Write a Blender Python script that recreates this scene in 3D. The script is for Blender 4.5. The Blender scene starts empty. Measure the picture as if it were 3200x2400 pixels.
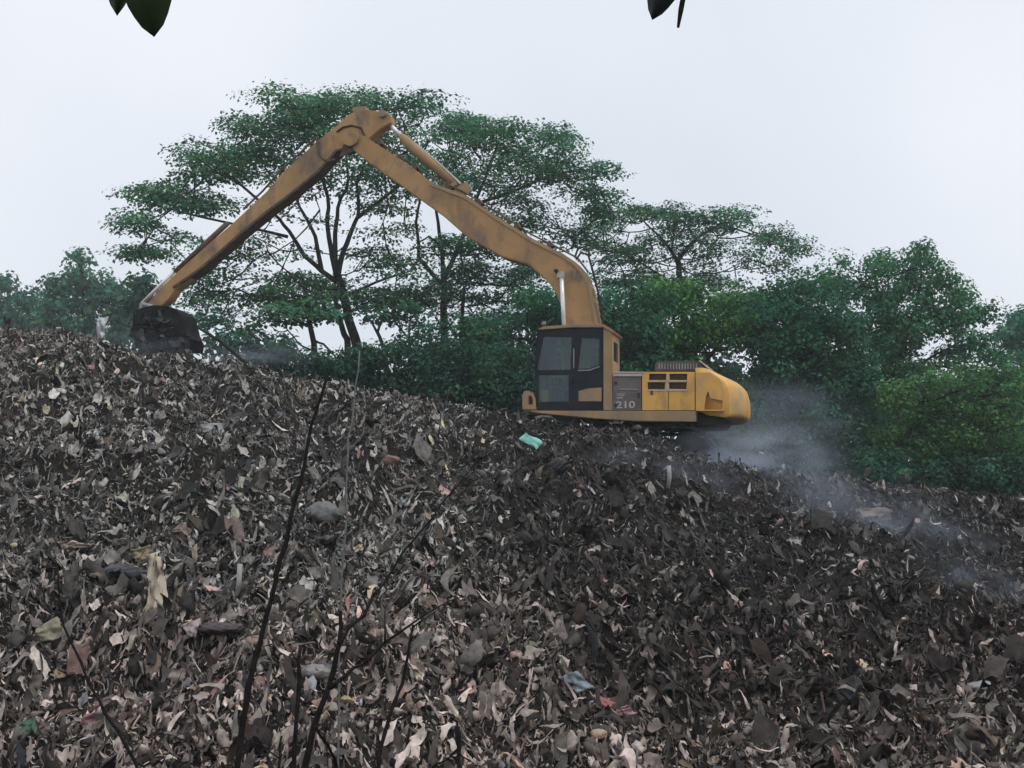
import bpy, bmesh, math, random
import numpy as np
from mathutils import Vector, Matrix
from mathutils.geometry import tessellate_polygon

random.seed(7); RNG = np.random.default_rng(11)
S = bpy.context.scene
COL = S.collection
R = math.radians

# ------------------------------------------------------------------ camera
FPX = 4600.0                       # focal length in photo pixels (3200 wide)
CAM_Z = 1.6
PITCH = math.atan(450 / FPX)
cam = bpy.data.cameras.new('camera'); camo = bpy.data.objects.new('camera', cam); COL.objects.link(camo)
cam.sensor_width = 36; cam.lens = 36 * FPX / 3200
cam.clip_start = 0.1; cam.clip_end = 4000
camo.location = (0, 0, CAM_Z); camo.rotation_euler = (math.pi/2 + PITCH, 0, 0)
S.camera = camo

# ------------------------------------------------------------------ sky, sun, exposure
SUN_EL, SUN_AZ = R(66), R(118)     # soft sun behind the clouds, high on the right
W = bpy.data.worlds.new("World"); S.world = W; W.use_nodes = True
nt = W.node_tree; nt.nodes.clear()
wo = nt.nodes.new('ShaderNodeOutputWorld'); bg = nt.nodes.new('ShaderNodeBackground')
sky = nt.nodes.new('ShaderNodeTexSky'); sky.sky_type = 'NISHITA'; sky.sun_disc = False
sky.sun_elevation = SUN_EL; sky.sun_rotation = SUN_AZ; sky.dust_density = 3.0
tc = nt.nodes.new('ShaderNodeTexCoord')
cn = nt.nodes.new('ShaderNodeTexNoise'); cn.inputs['Scale'].default_value = 2.2; cn.inputs['Detail'].default_value = 4
cn.inputs['Roughness'].default_value = .45
cr = nt.nodes.new('ShaderNodeValToRGB')
cr.color_ramp.elements[0].position = .33; cr.color_ramp.elements[0].color = (6.3, 6.85, 7.5, 1)
cr.color_ramp.elements[1].position = .62; cr.color_ramp.elements[1].color = (7.75, 8.0, 8.6, 1)
mx = nt.nodes.new('ShaderNodeMixRGB'); mx.inputs[0].default_value = .94
nt.links.new(tc.outputs['Generated'], cn.inputs['Vector'])
nt.links.new(cn.outputs['Fac'], cr.inputs[0])
nt.links.new(sky.outputs[0], mx.inputs[1]); nt.links.new(cr.outputs[0], mx.inputs[2])
nt.links.new(mx.outputs[0], bg.inputs[0]); bg.inputs[1].default_value = 0.12
nt.links.new(bg.outputs[0], wo.inputs[0])
sun = bpy.data.lights.new('sun', 'SUN'); suno = bpy.data.objects.new('sun', sun); COL.objects.link(suno)
sun.energy = 0.9; sun.angle = R(20); sun.color = (1, .95, .88)
sd = Vector((math.sin(SUN_AZ)*math.cos(SUN_EL), math.cos(SUN_AZ)*math.cos(SUN_EL), math.sin(SUN_EL)))
suno.rotation_euler = sd.to_track_quat('Z', 'Y').to_euler()
vs = S.view_settings; vs.view_transform = 'Standard'; vs.look = 'None'; vs.exposure = 0; vs.gamma = 1
S.cycles.max_bounces = 6; S.cycles.transparent_max_bounces = 12; S.cycles.volume_bounces = 1
S.cycles.use_denoising = True

# ------------------------------------------------------------------ helpers
CT, ST = math.cos(PITCH), math.sin(PITCH)
def ray(px, py):
    x = (px - 1600) / FPX; v = (1200 - py) / FPX
    return Vector((x, CT - v*ST, ST + v*CT))
def at(px, py, Y):                              # photo pixel and distance -> a point of the place
    d = ray(px, py); return Vector((0, 0, CAM_Z)) + d * (Y / d.y)

def sstep(t):
    t = np.clip(t, 0, 1); return t*t*(3 - 2*t)
_LAT = RNG.random((256, 256))
def vnoise(x, y):
    x = np.asarray(x, float); y = np.asarray(y, float)
    xi = np.floor(x).astype(int); yi = np.floor(y).astype(int)
    fx = x - xi; fy = y - yi; fx = fx*fx*(3-2*fx); fy = fy*fy*(3-2*fy)
    a = _LAT[xi % 256, yi % 256]; b = _LAT[(xi+1) % 256, yi % 256]
    c = _LAT[xi % 256, (yi+1) % 256]; d = _LAT[(xi+1) % 256, (yi+1) % 256]
    return (a*(1-fx)+b*fx)*(1-fy) + (c*(1-fx)+d*fx)*fy - .5

CREST_X = [-900, 0, 150, 300, 420, 520, 600, 750, 880, 1050, 1250, 1400, 1550, 1620, 1800, 1900, 2050, 2150, 2250, 2350, 2430, 2700, 2900, 3200, 4100]
CREST_Y = [960, 1022, 1040, 1070, 1108, 1118, 1124, 1146, 1176, 1212, 1250, 1280, 1300, 1312, 1345, 1352, 1392, 1432, 1462, 1476, 1482, 1500, 1530, 1572, 1640]
DIST_X = [-600, 0, 500, 1000, 1400, 1650, 2000, 2250, 2450, 2800, 3200, 3800]
DIST_Y = [40, 39, 38, 36, 34, 32.5, 32.5, 33, 34.5, 37, 39, 40]
DROP_X = [1300, 1600, 2300, 2500]; DROP_Y = [.5, .75, .75, .4]
GROUND_Z = -1.3
def H(x, Y):                                    # height of the rubbish hill
    x = np.asarray(x, float); Y = np.asarray(Y, float); s = x / Y
    px = 1600 + FPX*s/CT
    for _ in range(3):
        c = np.interp(px, CREST_X, CREST_Y)
        tz = np.tan(PITCH + np.arctan((1200 - c)/FPX))
        px = 1600 + FPX*s/(CT + tz*ST)
    D = np.interp(px, DIST_X, DIST_Y)
    z1 = CAM_Z + D*tz
    z0 = CAM_Z + 14*math.tan(PITCH + math.atan(-1250/FPX)) + 0*px
    t = np.clip((Y - 14)/(D - 14), 0, 1)
    z = z0 + (z1 - z0)*t**.93 - .02*np.maximum(0, 14 - Y)
    e = Y - D
    z = z - np.interp(px, DROP_X, DROP_Y)*sstep(e/2.5) - .28*np.maximum(0, e - 8)
    n = .55*vnoise(x*.45+3, Y*.45) + .46*vnoise(x*1.1+9, Y*1.1+5) + .30*vnoise(x*2.6, Y*2.6+40)
    z = z + n*np.where(e > -1.5, .45, 1.0)
    fade = sstep((px + 1400)/600)*sstep((4700 - px)/600)
    return GROUND_Z - .15 + (z - GROUND_Z + .15)*fade
def ground(x, Y): return max(float(H(x, Y)), GROUND_Z)
def hit(px, py, far=40.0):                      # where the sight line of a pixel meets the hill
    d = ray(px, py); Ys = np.linspace(8, far, 900)
    P = np.outer(Ys/d.y, np.array(d)) + np.array([0, 0, CAM_Z])
    below = P[:, 2] <= H(P[:, 0], P[:, 1])
    k = int(np.argmax(below)) if below.any() else len(Ys) - 1
    return Vector(P[k])

def tag(o, label=None, cat=None, group=None, kind=None):
    if label: o['label'] = label
    if cat: o['category'] = cat
    if group: o['group'] = group
    if kind: o['kind'] = kind
    return o
def empty(name, loc=(0, 0, 0), rz=0):
    o = bpy.data.objects.new(name, None); COL.objects.link(o); o.location = loc; o.rotation_euler = (0, 0, rz)
    o.empty_display_size = .2
    return o
def link(name, me, mat, parent=None, smooth=False):
    if mat: me.materials.append(mat)
    if smooth: me.polygons.foreach_set('use_smooth', [True]*len(me.polygons))
    o = bpy.data.objects.new(name, me); COL.objects.link(o)
    if parent: o.parent = parent
    return o
class MB:
    def __init__(s): s.v = []; s.f = []
    def add(s, v, f):
        n = len(s.v); s.v += [tuple(p) for p in v]; s.f += [tuple(i + n for i in q) for q in f]
    def box(s, c, d, m=None):
        v = [Vector((x*d[0]/2, y*d[1]/2, z*d[2]/2)) for x in (-1, 1) for y in (-1, 1) for z in (-1, 1)]
        if m: v = [m @ p for p in v]
        s.add([p + Vector(c) for p in v], [(0,1,3,2),(4,6,7,5),(0,4,5,1),(2,3,7,6),(0,2,6,4),(1,5,7,3)])
    def tube(s, pts, rad, n=8, cap=True):
        pts = [Vector(p) for p in pts]
        if not hasattr(rad, '__len__'): rad = [rad]*len(pts)
        base = len(s.v); prev = None
        for i, p in enumerate(pts):
            t = (pts[min(i+1, len(pts)-1)] - pts[max(i-1, 0)])
            t = t.normalized() if t.length > 1e-9 else Vector((0, 0, 1))
            if prev is None:
                u = t.orthogonal().normalized()
            else:
                u = (prev - t*prev.dot(t)); u = u.normalized() if u.length > 1e-6 else t.orthogonal().normalized()
            prev = u; w = t.cross(u)
            for k in range(n):
                a = 2*math.pi*k/n
                s.v.append(tuple(p + (u*math.cos(a) + w*math.sin(a))*rad[i]))
        for i in range(len(pts)-1):
            for k in range(n):
                a = base + i*n + k; b = base + i*n + (k+1) % n
                s.f.append((a, b, b+n, a+n))
        if cap:
            s.f.append(tuple(base + k for k in reversed(range(n))))
            s.f.append(tuple(base + (len(pts)-1)*n + k for k in range(n)))
    def build(s, name, mat, parent=None, smooth=False):
        me = bpy.data.meshes.new(name); me.from_pydata(s.v, [], s.f); me.update()
        return link(name, me, mat, parent, smooth)
def np_mesh(name, V, F, mat, parent=None, col=None, smooth=False):   # V (n,3), F (m,4), col (n,4)
    me = bpy.data.meshes.new(name)
    me.vertices.add(len(V)); me.vertices.foreach_set('co', np.ascontiguousarray(V, np.float32).ravel())
    m, k = F.shape
    me.loops.add(m*k); me.loops.foreach_set('vertex_index', np.ascontiguousarray(F, np.int32).ravel())
    me.polygons.add(m); me.polygons.foreach_set('loop_start', np.arange(0, m*k, k, dtype=np.int32))
    if smooth: me.polygons.foreach_set('use_smooth', np.ones(m, bool))
    if col is not None:
        a = me.color_attributes.new('tint', 'FLOAT_COLOR', 'POINT'); a.data.foreach_set('color', np.ascontiguousarray(col, np.float32).ravel())
    me.update(calc_edges=True); me.validate()
    return link(name, me, mat, parent)

# ------------------------------------------------------------------ materials
def newmat(name):
    m = bpy.data.materials.new(name); m.use_nodes = True; n = m.node_tree
    return m, n, n.nodes['Principled BSDF'], n.nodes['Material Output']
def noise_mat(name, c1, c2, scale=3, rough=.7, bump=0, bscale=None, detail=6, lo=.35, hi=.65, metal=0, spec=.5, c3=None, s3=1.0, l3=.5, h3=.7):
    m, n, p, o = newmat(name); L = n.links.new
    t = n.nodes.new('ShaderNodeTexCoord')
    x = n.nodes.new('ShaderNodeTexNoise'); x.inputs['Scale'].default_value = scale; x.inputs['Detail'].default_value = detail
    x.inputs['Roughness'].default_value = .6
    r = n.nodes.new('ShaderNodeValToRGB'); r.color_ramp.elements[0].position = lo; r.color_ramp.elements[1].position = hi
    r.color_ramp.elements[0].color = (*c1, 1); r.color_ramp.elements[1].color = (*c2, 1)
    L(t.outputs['Object'], x.inputs['Vector']); L(x.outputs['Fac'], r.inputs[0])
    out = r.outputs[0]
    if c3:
        y = n.nodes.new('ShaderNodeTexNoise'); y.inputs['Scale'].default_value = s3; y.inputs['Detail'].default_value = 8
        y.inputs['Roughness'].default_value = .65
        mp = n.nodes.new('ShaderNodeMapping'); mp.inputs['Location'].default_value = (7, 3, 1); mp.inputs['Scale'].default_value = (1, 1, .55)
        L(t.outputs['Object'], mp.inputs[0]); L(mp.outputs[0], y.inputs['Vector'])
        q = n.nodes.new('ShaderNodeValToRGB'); q.color_ramp.elements[0].position = l3; q.color_ramp.elements[1].position = h3
        mm = n.nodes.new('ShaderNodeMixRGB'); mm.inputs[2].default_value = (*c3, 1)
        L(y.outputs['Fac'], q.inputs[0]); L(q.outputs[0], mm.inputs[0]); L(out, mm.inputs[1]); out = mm.outputs[0]
    L(out, p.inputs['Base Color']); p.inputs['Roughness'].default_value = rough; p.inputs['Metallic'].default_value = metal
    p.inputs['Specular IOR Level'].default_value = spec
    if bump:
        b = n.nodes.new('ShaderNodeBump'); b.inputs['Strength'].default_value = bump; b.inputs['Distance'].default_value = .02
        z = n.nodes.new('ShaderNodeTexNoise'); z.inputs['Scale'].default_value = bscale or scale*4; z.inputs['Detail'].default_value = 5
        L(t.outputs['Object'], z.inputs['Vector']); L(z.outputs['Fac'], b.inputs['Height']); L(b.outputs[0], p.inputs['Normal'])
    return m
def tint_mat(name, rough=.6, spec=.4, trans=0.0, vary=.25, scale=14, bump=.3):
    m, n, p, o = newmat(name); L = n.links.new
    a = n.nodes.new('ShaderNodeAttribute'); a.attribute_name = 'tint'
    t = n.nodes.new('ShaderNodeTexCoord'); x = n.nodes.new('ShaderNodeTexNoise'); x.inputs['Scale'].default_value = scale; x.inputs['Detail'].default_value = 5
    r = n.nodes.new('ShaderNodeMapRange'); r.inputs[1].default_value = .3; r.inputs[2].default_value = .7
    r.inputs[3].default_value = 1 - vary; r.inputs[4].default_value = 1 + vary
    mul = n.nodes.new('ShaderNodeVectorMath'); mul.operation = 'SCALE'
    L(t.outputs['Object'], x.inputs['Vector']); L(x.outputs['Fac'], r.inputs[0])
    L(a.outputs['Color'], mul.inputs[0]); L(r.outputs[0], mul.inputs['Scale'])
    L(mul.outputs[0], p.inputs['Base Color']); p.inputs['Roughness'].default_value = rough; p.inputs['Specular IOR Level'].default_value = spec
    if bump:
        b = n.nodes.new('ShaderNodeBump'); b.inputs['Strength'].default_value = bump; b.inputs['Distance'].default_value = .02
        L(x.outputs['Fac'], b.inputs['Height']); L(b.outputs[0], p.inputs['Normal'])
    if trans:
        tr = n.nodes.new('ShaderNodeBsdfTranslucent'); ms = n.nodes.new('ShaderNodeMixShader'); ms.inputs[0].default_value = trans
        L(mul.outputs[0], tr.inputs['Color']); L(p.outputs[0], ms.inputs[1]); L(tr.outputs[0], ms.inputs[2]); L(ms.outputs[0], o.inputs['Surface'])
    return m
M = {}
M['soil'] = noise_mat('dark_rubbish_soil', (.008, .0075, .007), (.035, .031, .027), 7, 1, .8, 24, spec=.03)
M['field'] = noise_mat('field_grass', (.03, .05, .02), (.07, .08, .04), .4, .95)
M['litter'] = tint_mat('litter', .6, .1, 0, .4, 11, .5)
M['leaf'] = tint_mat('tree_leaf', .7, .06, .3, .2, .8, 0)
M['bark'] = noise_mat('bark', (.02, .017, .015), (.055, .046, .04), 5, .9, .5, spec=.1)
M['twig'] = noise_mat('dark_twig', (.008, .006, .006), (.022, .017, .015), 18, .85, .3, spec=.1)
M['pale_twig'] = noise_mat('pale_twig', (.10, .10, .10), (.2, .19, .19), 18, .85, .3)
M['arm'] = noise_mat('faded_arm_paint', (.37, .225, .105), (.50, .30, .14), 1.1, .65, .12, 9, c3=(.20, .145, .11), s3=1.5, l3=.5, h3=.64, spec=.15)
M['yellow'] = noise_mat('yellow_paint', (.68, .365, .085), (.84, .46, .11), 1.3, .5, .08, 8, c3=(.36, .23, .11), s3=1.8, l3=.52, h3=.68, spec=.2)
M['cwt'] = noise_mat('dusty_yellow_paint', (.68, .365, .085), (.84, .46, .11), 1.3, .5, .08, 8, c3=(.40, .29, .18), s3=1.3, l3=.46, h3=.68, spec=.3)
M['tan'] = noise_mat('dusty_tan_paint', (.32, .20, .09), (.45, .28, .13), 1.5, .6, .1, 8, c3=(.24, .18, .13), s3=1.4, l3=.45, h3=.7)
M['dusty'] = noise_mat('dusty_grey_panel', (.105, .085, .08), (.18, .15, .14), 2.5, .65, .1, 9)
M['trim'] = noise_mat('pale_trim', (.42, .37, .34), (.55, .5, .46), 6, .5)
M['black'] = noise_mat('black_paint', (.008, .010, .014), (.02, .022, .028), 2, .5, spec=.2)
M['brown'] = noise_mat('brown_slats', (.06, .04, .03), (.13, .08, .045), 7, .7)
M['steel'] = noise_mat('dirty_steel', (.007, .007, .008), (.026, .025, .025), 3, .7, .5, 12, c3=(.05, .042, .035), s3=3, l3=.58, h3=.8, spec=.1)
M['chrome'] = noise_mat('bright_rod', (.72, .72, .72), (.85, .85, .84), 4, .35, metal=.35)
M['rubber'] = noise_mat('rubber', (.012, .012, .012), (.03, .03, .03), 4, .7)
M['louvre'] = noise_mat('dark_louvre', (.035, .036, .04), (.09, .09, .095), 4, .6)
M['grey'] = noise_mat('grey_metal', (.2, .2, .2), (.36, .35, .34), 4, .55)
M['text'] = noise_mat('faded_white_paint', (.38, .37, .35), (.62, .6, .57), 9, .7)
M['seat'] = noise_mat('seat_cloth', (.03, .035, .04), (.06, .065, .07), 8, .9)
def glass(name, tint, gl):
    m, n, p, o = newmat(name); L = n.links.new
    t = n.nodes.new('ShaderNodeBsdfTransparent'); t.inputs[0].default_value = (*tint, 1)
    g = n.nodes.new('ShaderNodeBsdfGlossy'); g.inputs['Roughness'].default_value = .08; g.inputs[0].default_value = (.9, .97, 1, 1)
    d = n.nodes.new('ShaderNodeBsdfDiffuse'); d.inputs[0].default_value = (.10, .15, .16, 1)
    f = n.nodes.new('ShaderNodeFresnel'); f.inputs[0].default_value = 1.5
    a = n.nodes.new('ShaderNodeMixShader'); b = n.nodes.new('ShaderNodeMixShader'); b.inputs[0].default_value = gl
    L(f.outputs[0], a.inputs[0]); L(t.outputs[0], a.inputs[1]); L(g.outputs[0], a.inputs[2])
    L(a.outputs[0], b.inputs[1]); L(d.outputs[0], b.inputs[2]); L(b.outputs[0], o.inputs['Surface'])
    return m
M['glass'] = glass('cab_glass', (.78, .9, .92), .12)

# ------------------------------------------------------------------ ground and hill
g = MB(); g.add([(-1200, -100, GROUND_Z), (1200, -100, GROUND_Z), (1200, 1600, GROUND_Z), (-1200, 1600, GROUND_Z)], [(0, 1, 2, 3)])
tag(g.build('ground', M['field']), kind='structure')
ss_ = np.linspace(-1.02, 1.02, 420); yy_ = np.concatenate([np.linspace(3.5, 44, 300), np.linspace(44.6, 80, 50)])
SG, YG = np.meshgrid(ss_*.62, yy_); XG = SG*YG; ZG = H(XG, YG)
V = np.stack([XG, YG, ZG], -1).reshape(-1, 3); nx = len(ss_); ny = len(yy_)
ii = (np.arange(ny-1)[:, None]*nx + np.arange(nx-1)[None]).ravel()
F = np.stack([ii, ii+1, ii+nx+1, ii+nx], -1)
tag(np_mesh('rubbish_hill', V, F, M['soil'], smooth=True), kind='structure')

# ------------------------------------------------------------------ rubbish scraps
def grid_faces(a, b):
    i = (np.arange(a-1)[:, None]*b + np.arange(b-1)[None]).ravel()
    return np.stack([i, i+1, i+b+1, i+b], -1)
def t_sheet(rg, a=5, b=4):
    u, v = np.meshgrid(np.linspace(-.5, .5, a), np.linspace(-.5, .5, b), indexing='ij')
    asp = rg.uniform(.45, .95); P = np.stack([u, v*asp, 0*u], -1)
    edge = 1 - .35*np.abs(2*u)**3*rg.uniform(-.4, 1); P[..., 1] *= edge; P[..., :2] += rg.normal(0, .03, P[..., :2].shape)
    ph = rg.uniform(0, 6.3, 4); P[..., 2] = .16*np.sin(u*rg.uniform(3, 8)+ph[0]) + .12*np.sin(v*rg.uniform(3, 9)+ph[1]) + .06*np.sin((u+v)*rg.uniform(6, 14)+ph[2]) + rg.normal(0, .018, u.shape)
    k = rg.uniform(-1.6, 1.6); P[..., 2] += k*u*u*.6
    return P.reshape(-1, 3), grid_faces(a, b)
def t_strip(rg, a=8, b=2):
    w = rg.uniform(.05, .13); t = np.linspace(-.5, .5, a); ang = np.cumsum(rg.normal(0, .45, a)); pit = np.cumsum(rg.normal(0, .4, a))
    d = np.stack([np.cos(ang)*np.cos(pit), np.sin(ang)*np.cos(pit), np.sin(pit)], -1)/a*1.3
    c = np.cumsum(d, 0); c -= c.mean(0); tw = np.cumsum(rg.normal(0, .5, a))
    n = np.stack([-np.sin(ang)*np.cos(tw), np.cos(ang)*np.cos(tw), np.sin(tw)], -1)*w*rg.uniform(.6, 1.3, (a, 1))
    return np.stack([c - n, c + n], 1).reshape(-1, 3), grid_faces(a, b)
def t_lump(rg, a=7, b=5):
    th = np.linspace(0, 2*np.pi, a); ph = np.linspace(.05, np.pi-.05, b)
    T, Pp = np.meshgrid(th, ph, indexing='ij'); rr = rg.uniform(.62, 1.2, T.shape); rr[-1] = rr[0]
    X = .5*rr*np.sin(Pp)*np.cos(T); Yv = .38*rr*np.sin(Pp)*np.sin(T); Z = .24*rr*np.cos(Pp)
    return np.stack([X, Yv, Z], -1).reshape(-1, 3), grid_faces(a, b)
def t_bar(rg):
    w = rg.uniform(.02, .05); h = rg.uniform(.015, .04)
    xs = np.array([-.5, 0, .5]); off = rg.normal(0, .05, (3, 2))
    P = []
    for i in range(3):
        for dy, dz in ((-w, -h), (w, -h), (w, h), (-w, h), (-w, -h)): P.append((xs[i], off[i, 0]+dy, off[i, 1]+dz))
    return np.array(P), grid_faces(3, 5)
def t_shred(rg, a=9, b=4):
    t = np.linspace(0, 1, a); bend = np.cumsum(rg.normal(0, .22, a)) + rg.uniform(-2.2, 2.2)*t; lift = np.cumsum(rg.normal(0, .32, a)) + rg.uniform(-2.3, 2.3)*t
    d = np.stack([np.cos(bend)*np.cos(lift), np.sin(bend)*np.cos(lift), np.sin(lift)], -1)/a*1.75; c = np.cumsum(d, 0); c -= c.mean(0)
    w = (.05 + .12*rg.random())*(np.sin(np.pi*(.06 + .9*t))**.7)*(1 + .35*np.sin(t*rg.uniform(4, 9) + rg.uniform(0, 6)))
    n = np.stack([-np.sin(bend), np.cos(bend), 0*t], -1); k = np.linspace(-1, 1, b); cup = rg.uniform(-.9, .9)
    P = c[:, None] + n[:, None]*(w[:, None]*k[None])[..., None]; P[..., 2] += cup*w[:, None]*(k*k)[None]
    P += rg.normal(0, .012, P.shape)
    return P.reshape(-1, 3), grid_faces(a, b)
TPL = [t_sheet(RNG, 7, 6) for _ in range(12)] + [t_shred(RNG) for _ in range(22)] + [t_strip(RNG) for _ in range(8)] + [t_lump(RNG, 9, 6) for _ in range(8)] + [t_bar(RNG) for _ in range(4)]
TPW = np.array([.016]*12 + [.033]*22 + [.014]*8 + [.0035]*8 + [.010]*4); TPW /= TPW.sum()

def rotmats(yaw, tilt, roll):
    c, s = np.cos, np.sin; n = len(yaw); Z = np.zeros(n); O = np.ones(n)
    Rz = np.stack([c(yaw), -s(yaw), Z, s(yaw), c(yaw), Z, Z, Z, O], -1).reshape(n, 3, 3)
    Ry = np.stack([c(tilt), Z, s(tilt), Z, O, Z, -s(tilt), Z, c(tilt)], -1).reshape(n, 3, 3)
    Rx = np.stack([O, Z, Z, Z, c(roll), -s(roll), Z, s(roll), c(roll)], -1).reshape(n, 3, 3)
    return Rz @ Ry @ Rx
def photo_px(x, Y, z):
    d = Y*CT + (z - CAM_Z)*ST
    return 1600 + FPX*x/d, 1200 - FPX*((z - CAM_Z)*CT - Y*ST)/d
def litter_colour(px, py, n):
    # what the rubbish is made of changes over the hill: beige scraps low on the left, charcoal waste on the right
    dark = sstep((px - 1150 + (py - 1900)*-.35)/900)*(1 - .75*sstep((py - 2050 - 120*(px > 2500))/330)) * (1 - .55*sstep((px - 2500)/300)*sstep((1620 - py)/120))
    dark = np.clip(dark + .9*vnoise(px/330., py/190.) + .12, 0, 1)
    dark_patch = np.exp(-((px - 2080)/520.)**2 - ((py - 1640 - .16*(px - 2080))/230.)**2)  # oval area on the slope where the scraps turn darker
    dark = np.clip(dark + .85*dark_patch, 0, 1)
    warm = np.clip(sstep((py - 1650)/500) + .8*vnoise(px/400.+20, py/260.), 0, 1)
    u = RNG.random(n); val = np.exp(RNG.normal(0, .75, n))
    light = .20*val*(1 - .78*dark)
    light = np.where(u < .13*(1 - .4*dark), RNG.uniform(.24, .46, n), light)
    light = np.where(u > .80, .018 + .02*RNG.random(n), light)
    light = np.clip(light, .012, .55)
    cool = np.array([1.06, .99, .91]); warmc = np.array([1.17, .97, .86])
    c = light[:, None]*(cool*(1 - warm[:, None]) + warmc*warm[:, None])
    hue = RNG.random(n)
    for a, b, k in ((0, .05, (1.18, .97, .9)), (.05, .09, (.95, 1.05, .9)), (.09, .13, (1.15, 1.05, .78)), (.13, .155, (1.22, .88, .88)), (.155, .17, (.8, .95, 1.15)), (.17, .173, (1.35, .75, .75)), (.178, .18, (.7, 1.15, .9)), (.184, .186, (.8, .92, 1.2))):
        c = np.where(((hue >= a) & (hue < b))[:, None], c*np.array(k), c)
    return np.concatenate([np.clip(c, .005, .7), np.ones((n, 1))], 1)
def scatter(n, ymin, ymax, smed, ssig, lift, smax=.7, cap=.55):
    y = np.sqrt(RNG.uniform(ymin**2, ymax**2, n)); x = RNG.uniform(-.47, .47, n)*y
    z = H(x, y); e = .08
    nxv = -(H(x+e, y) - z)/e; nyv = -(H(x, y+e) - z)/e
    size = np.clip(np.exp(RNG.normal(math.log(smed), ssig, n)), .05, smax)
    kind = RNG.choice(len(TPL), n, p=TPW)
    Rm = rotmats(RNG.uniform(0, 6.283, n), RNG.normal(0, .5, n), RNG.normal(0, .5, n))
    px, py = photo_px(x, y, z); col = litter_colour(px, py, n); big = size > .24
    col[big, :3] = np.minimum(col[big, :3], np.array([.17, .155, .14])*RNG.uniform(.3, 1.15, (int(big.sum()), 1)))
    zz = z + lift*RNG.uniform(-.4, 1, n)*size
    Vs, Fs, Cs = [], [], []; base = 0
    for k, (P, Fk) in enumerate(TPL):
        idx = np.nonzero(kind == k)[0]
        if not len(idx): continue
        q = P[None]*size[idx, None, None]*np.array([1, 1, RNG.uniform(.8, 1.3)])
        q = np.einsum('nij,nkj->nki', Rm[idx], q)
        q[..., 2] += q[..., 0]*(-nxv[idx, None]) + q[..., 1]*(-nyv[idx, None])
        q += np.stack([x[idx], y[idx], zz[idx]], -1)[:, None]
        m = len(P)
        Vs.append(q.reshape(-1, 3)); Fs.append((Fk[None] + (base + np.arange(len(idx))*m)[:, None, None]).reshape(-1, 4))
        Cs.append(np.repeat(col[idx], m, 0)); base += len(idx)*m
    return np.concatenate(Vs), np.concatenate(Fs), np.concatenate(Cs)
A = [scatter(54000, 11.5, 41, .135, .36, .8, .36), scatter(24000, 11.5, 21, .125, .36, .7, .32), scatter(40000, 11.5, 24, .065, .35, .7), scatter(70000, 11.5, 40, .075, .35, .6), scatter(380, 11.5, 40, .27, .22, .4, .42)]
off = 0; Vs = []; Fs = []; Cs = []
for v, f, c in A:
    Vs.append(v); Fs.append(f + off); Cs.append(c); off += len(v)
tag(np_mesh('rubbish', np.concatenate(Vs), np.concatenate(Fs), M['litter'], col=np.concatenate(Cs), smooth=True),
    'mixed grey and beige rubbish scraps covering the hillside', 'rubbish', kind='stuff')

# ------------------------------------------------------------------ trees
def leaves(centres, rads, flat, count, size, cols, style, rg):
    """leaf-sized faces filling pads (flat, domed) or rounded clumps"""
    n = len(centres); tot = int(sum(count)); own = np.repeat(np.arange(n), count)
    r = np.sqrt(rg.random(tot)) if style == 'pad' else rg.random(tot)**.45
    a = rg.uniform(0, 6.283, tot)
    C = np.asarray(centres)[own]; Rr = np.asarray(rads)[own]; Fl = np.asarray(flat)[own]
    if style == 'pad':
        wob = 1 + .28*np.sin(a*3 + own) + .18*np.sin(a*5 + own*2.1)
        dx = r*np.cos(a)*Rr*wob; dy = r*np.sin(a)*Rr*wob
        dz = Fl*((1 - r*r) - .5) + rg.normal(0, .3, tot)*Fl
    else:
        zc = rg.uniform(-1, 1, tot); q = np.sqrt(1 - zc*zc)
        dx = r*q*np.cos(a)*Rr; dy = r*q*np.sin(a)*Rr; dz = r*zc*Fl
    P = C + np.stack([dx, dy, dz], -1)
    L = size*rg.uniform(.6, 1.35, tot); w = L*rg.uniform(.26, .42, tot)
    rad = np.stack([dx/Rr, dy/Rr, dz/Fl*(.35 if style == 'pad' else 1)], -1)
    N = rad*(.55 if style == 'pad' else 1.0) + np.array([0, 0, 1.1 if style == 'pad' else .55]) + rg.normal(0, .42, (tot, 3))
    N /= np.linalg.norm(N, axis=1)[:, None]
    T = rg.normal(0, 1, (tot, 3)) + np.array([0, 0, -.5]); T -= N*(T*N).sum(1)[:, None]; T /= np.linalg.norm(T, axis=1)[:, None] + 1e-9
    Rm = np.stack([T, np.cross(N, T), N], -1)
    q = np.stack([np.stack([0*L, 0*L, 0*L], -1), np.stack([.5*L, w, -.04*L], -1), np.stack([L, 0*L, -.18*L], -1), np.stack([.5*L, -w, -.04*L], -1)], 1)
    q = np.einsum('nij,nkj->nki', Rm, q) + P[:, None]
    col = np.asarray(cols)[own]*rg.uniform(.65, 1.4, (tot, 1))
    yel = (rg.random(tot) < .12)[:, None]; col = np.where(yel, col*np.array([1.5, 1.35, .8]), col)
    col = np.concatenate([col, np.ones((tot, 1))], 1)
    return q.reshape(-1, 3), np.arange(tot*4).reshape(-1, 4), np.repeat(col, 4, 0)
TREE_N = 0
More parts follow.
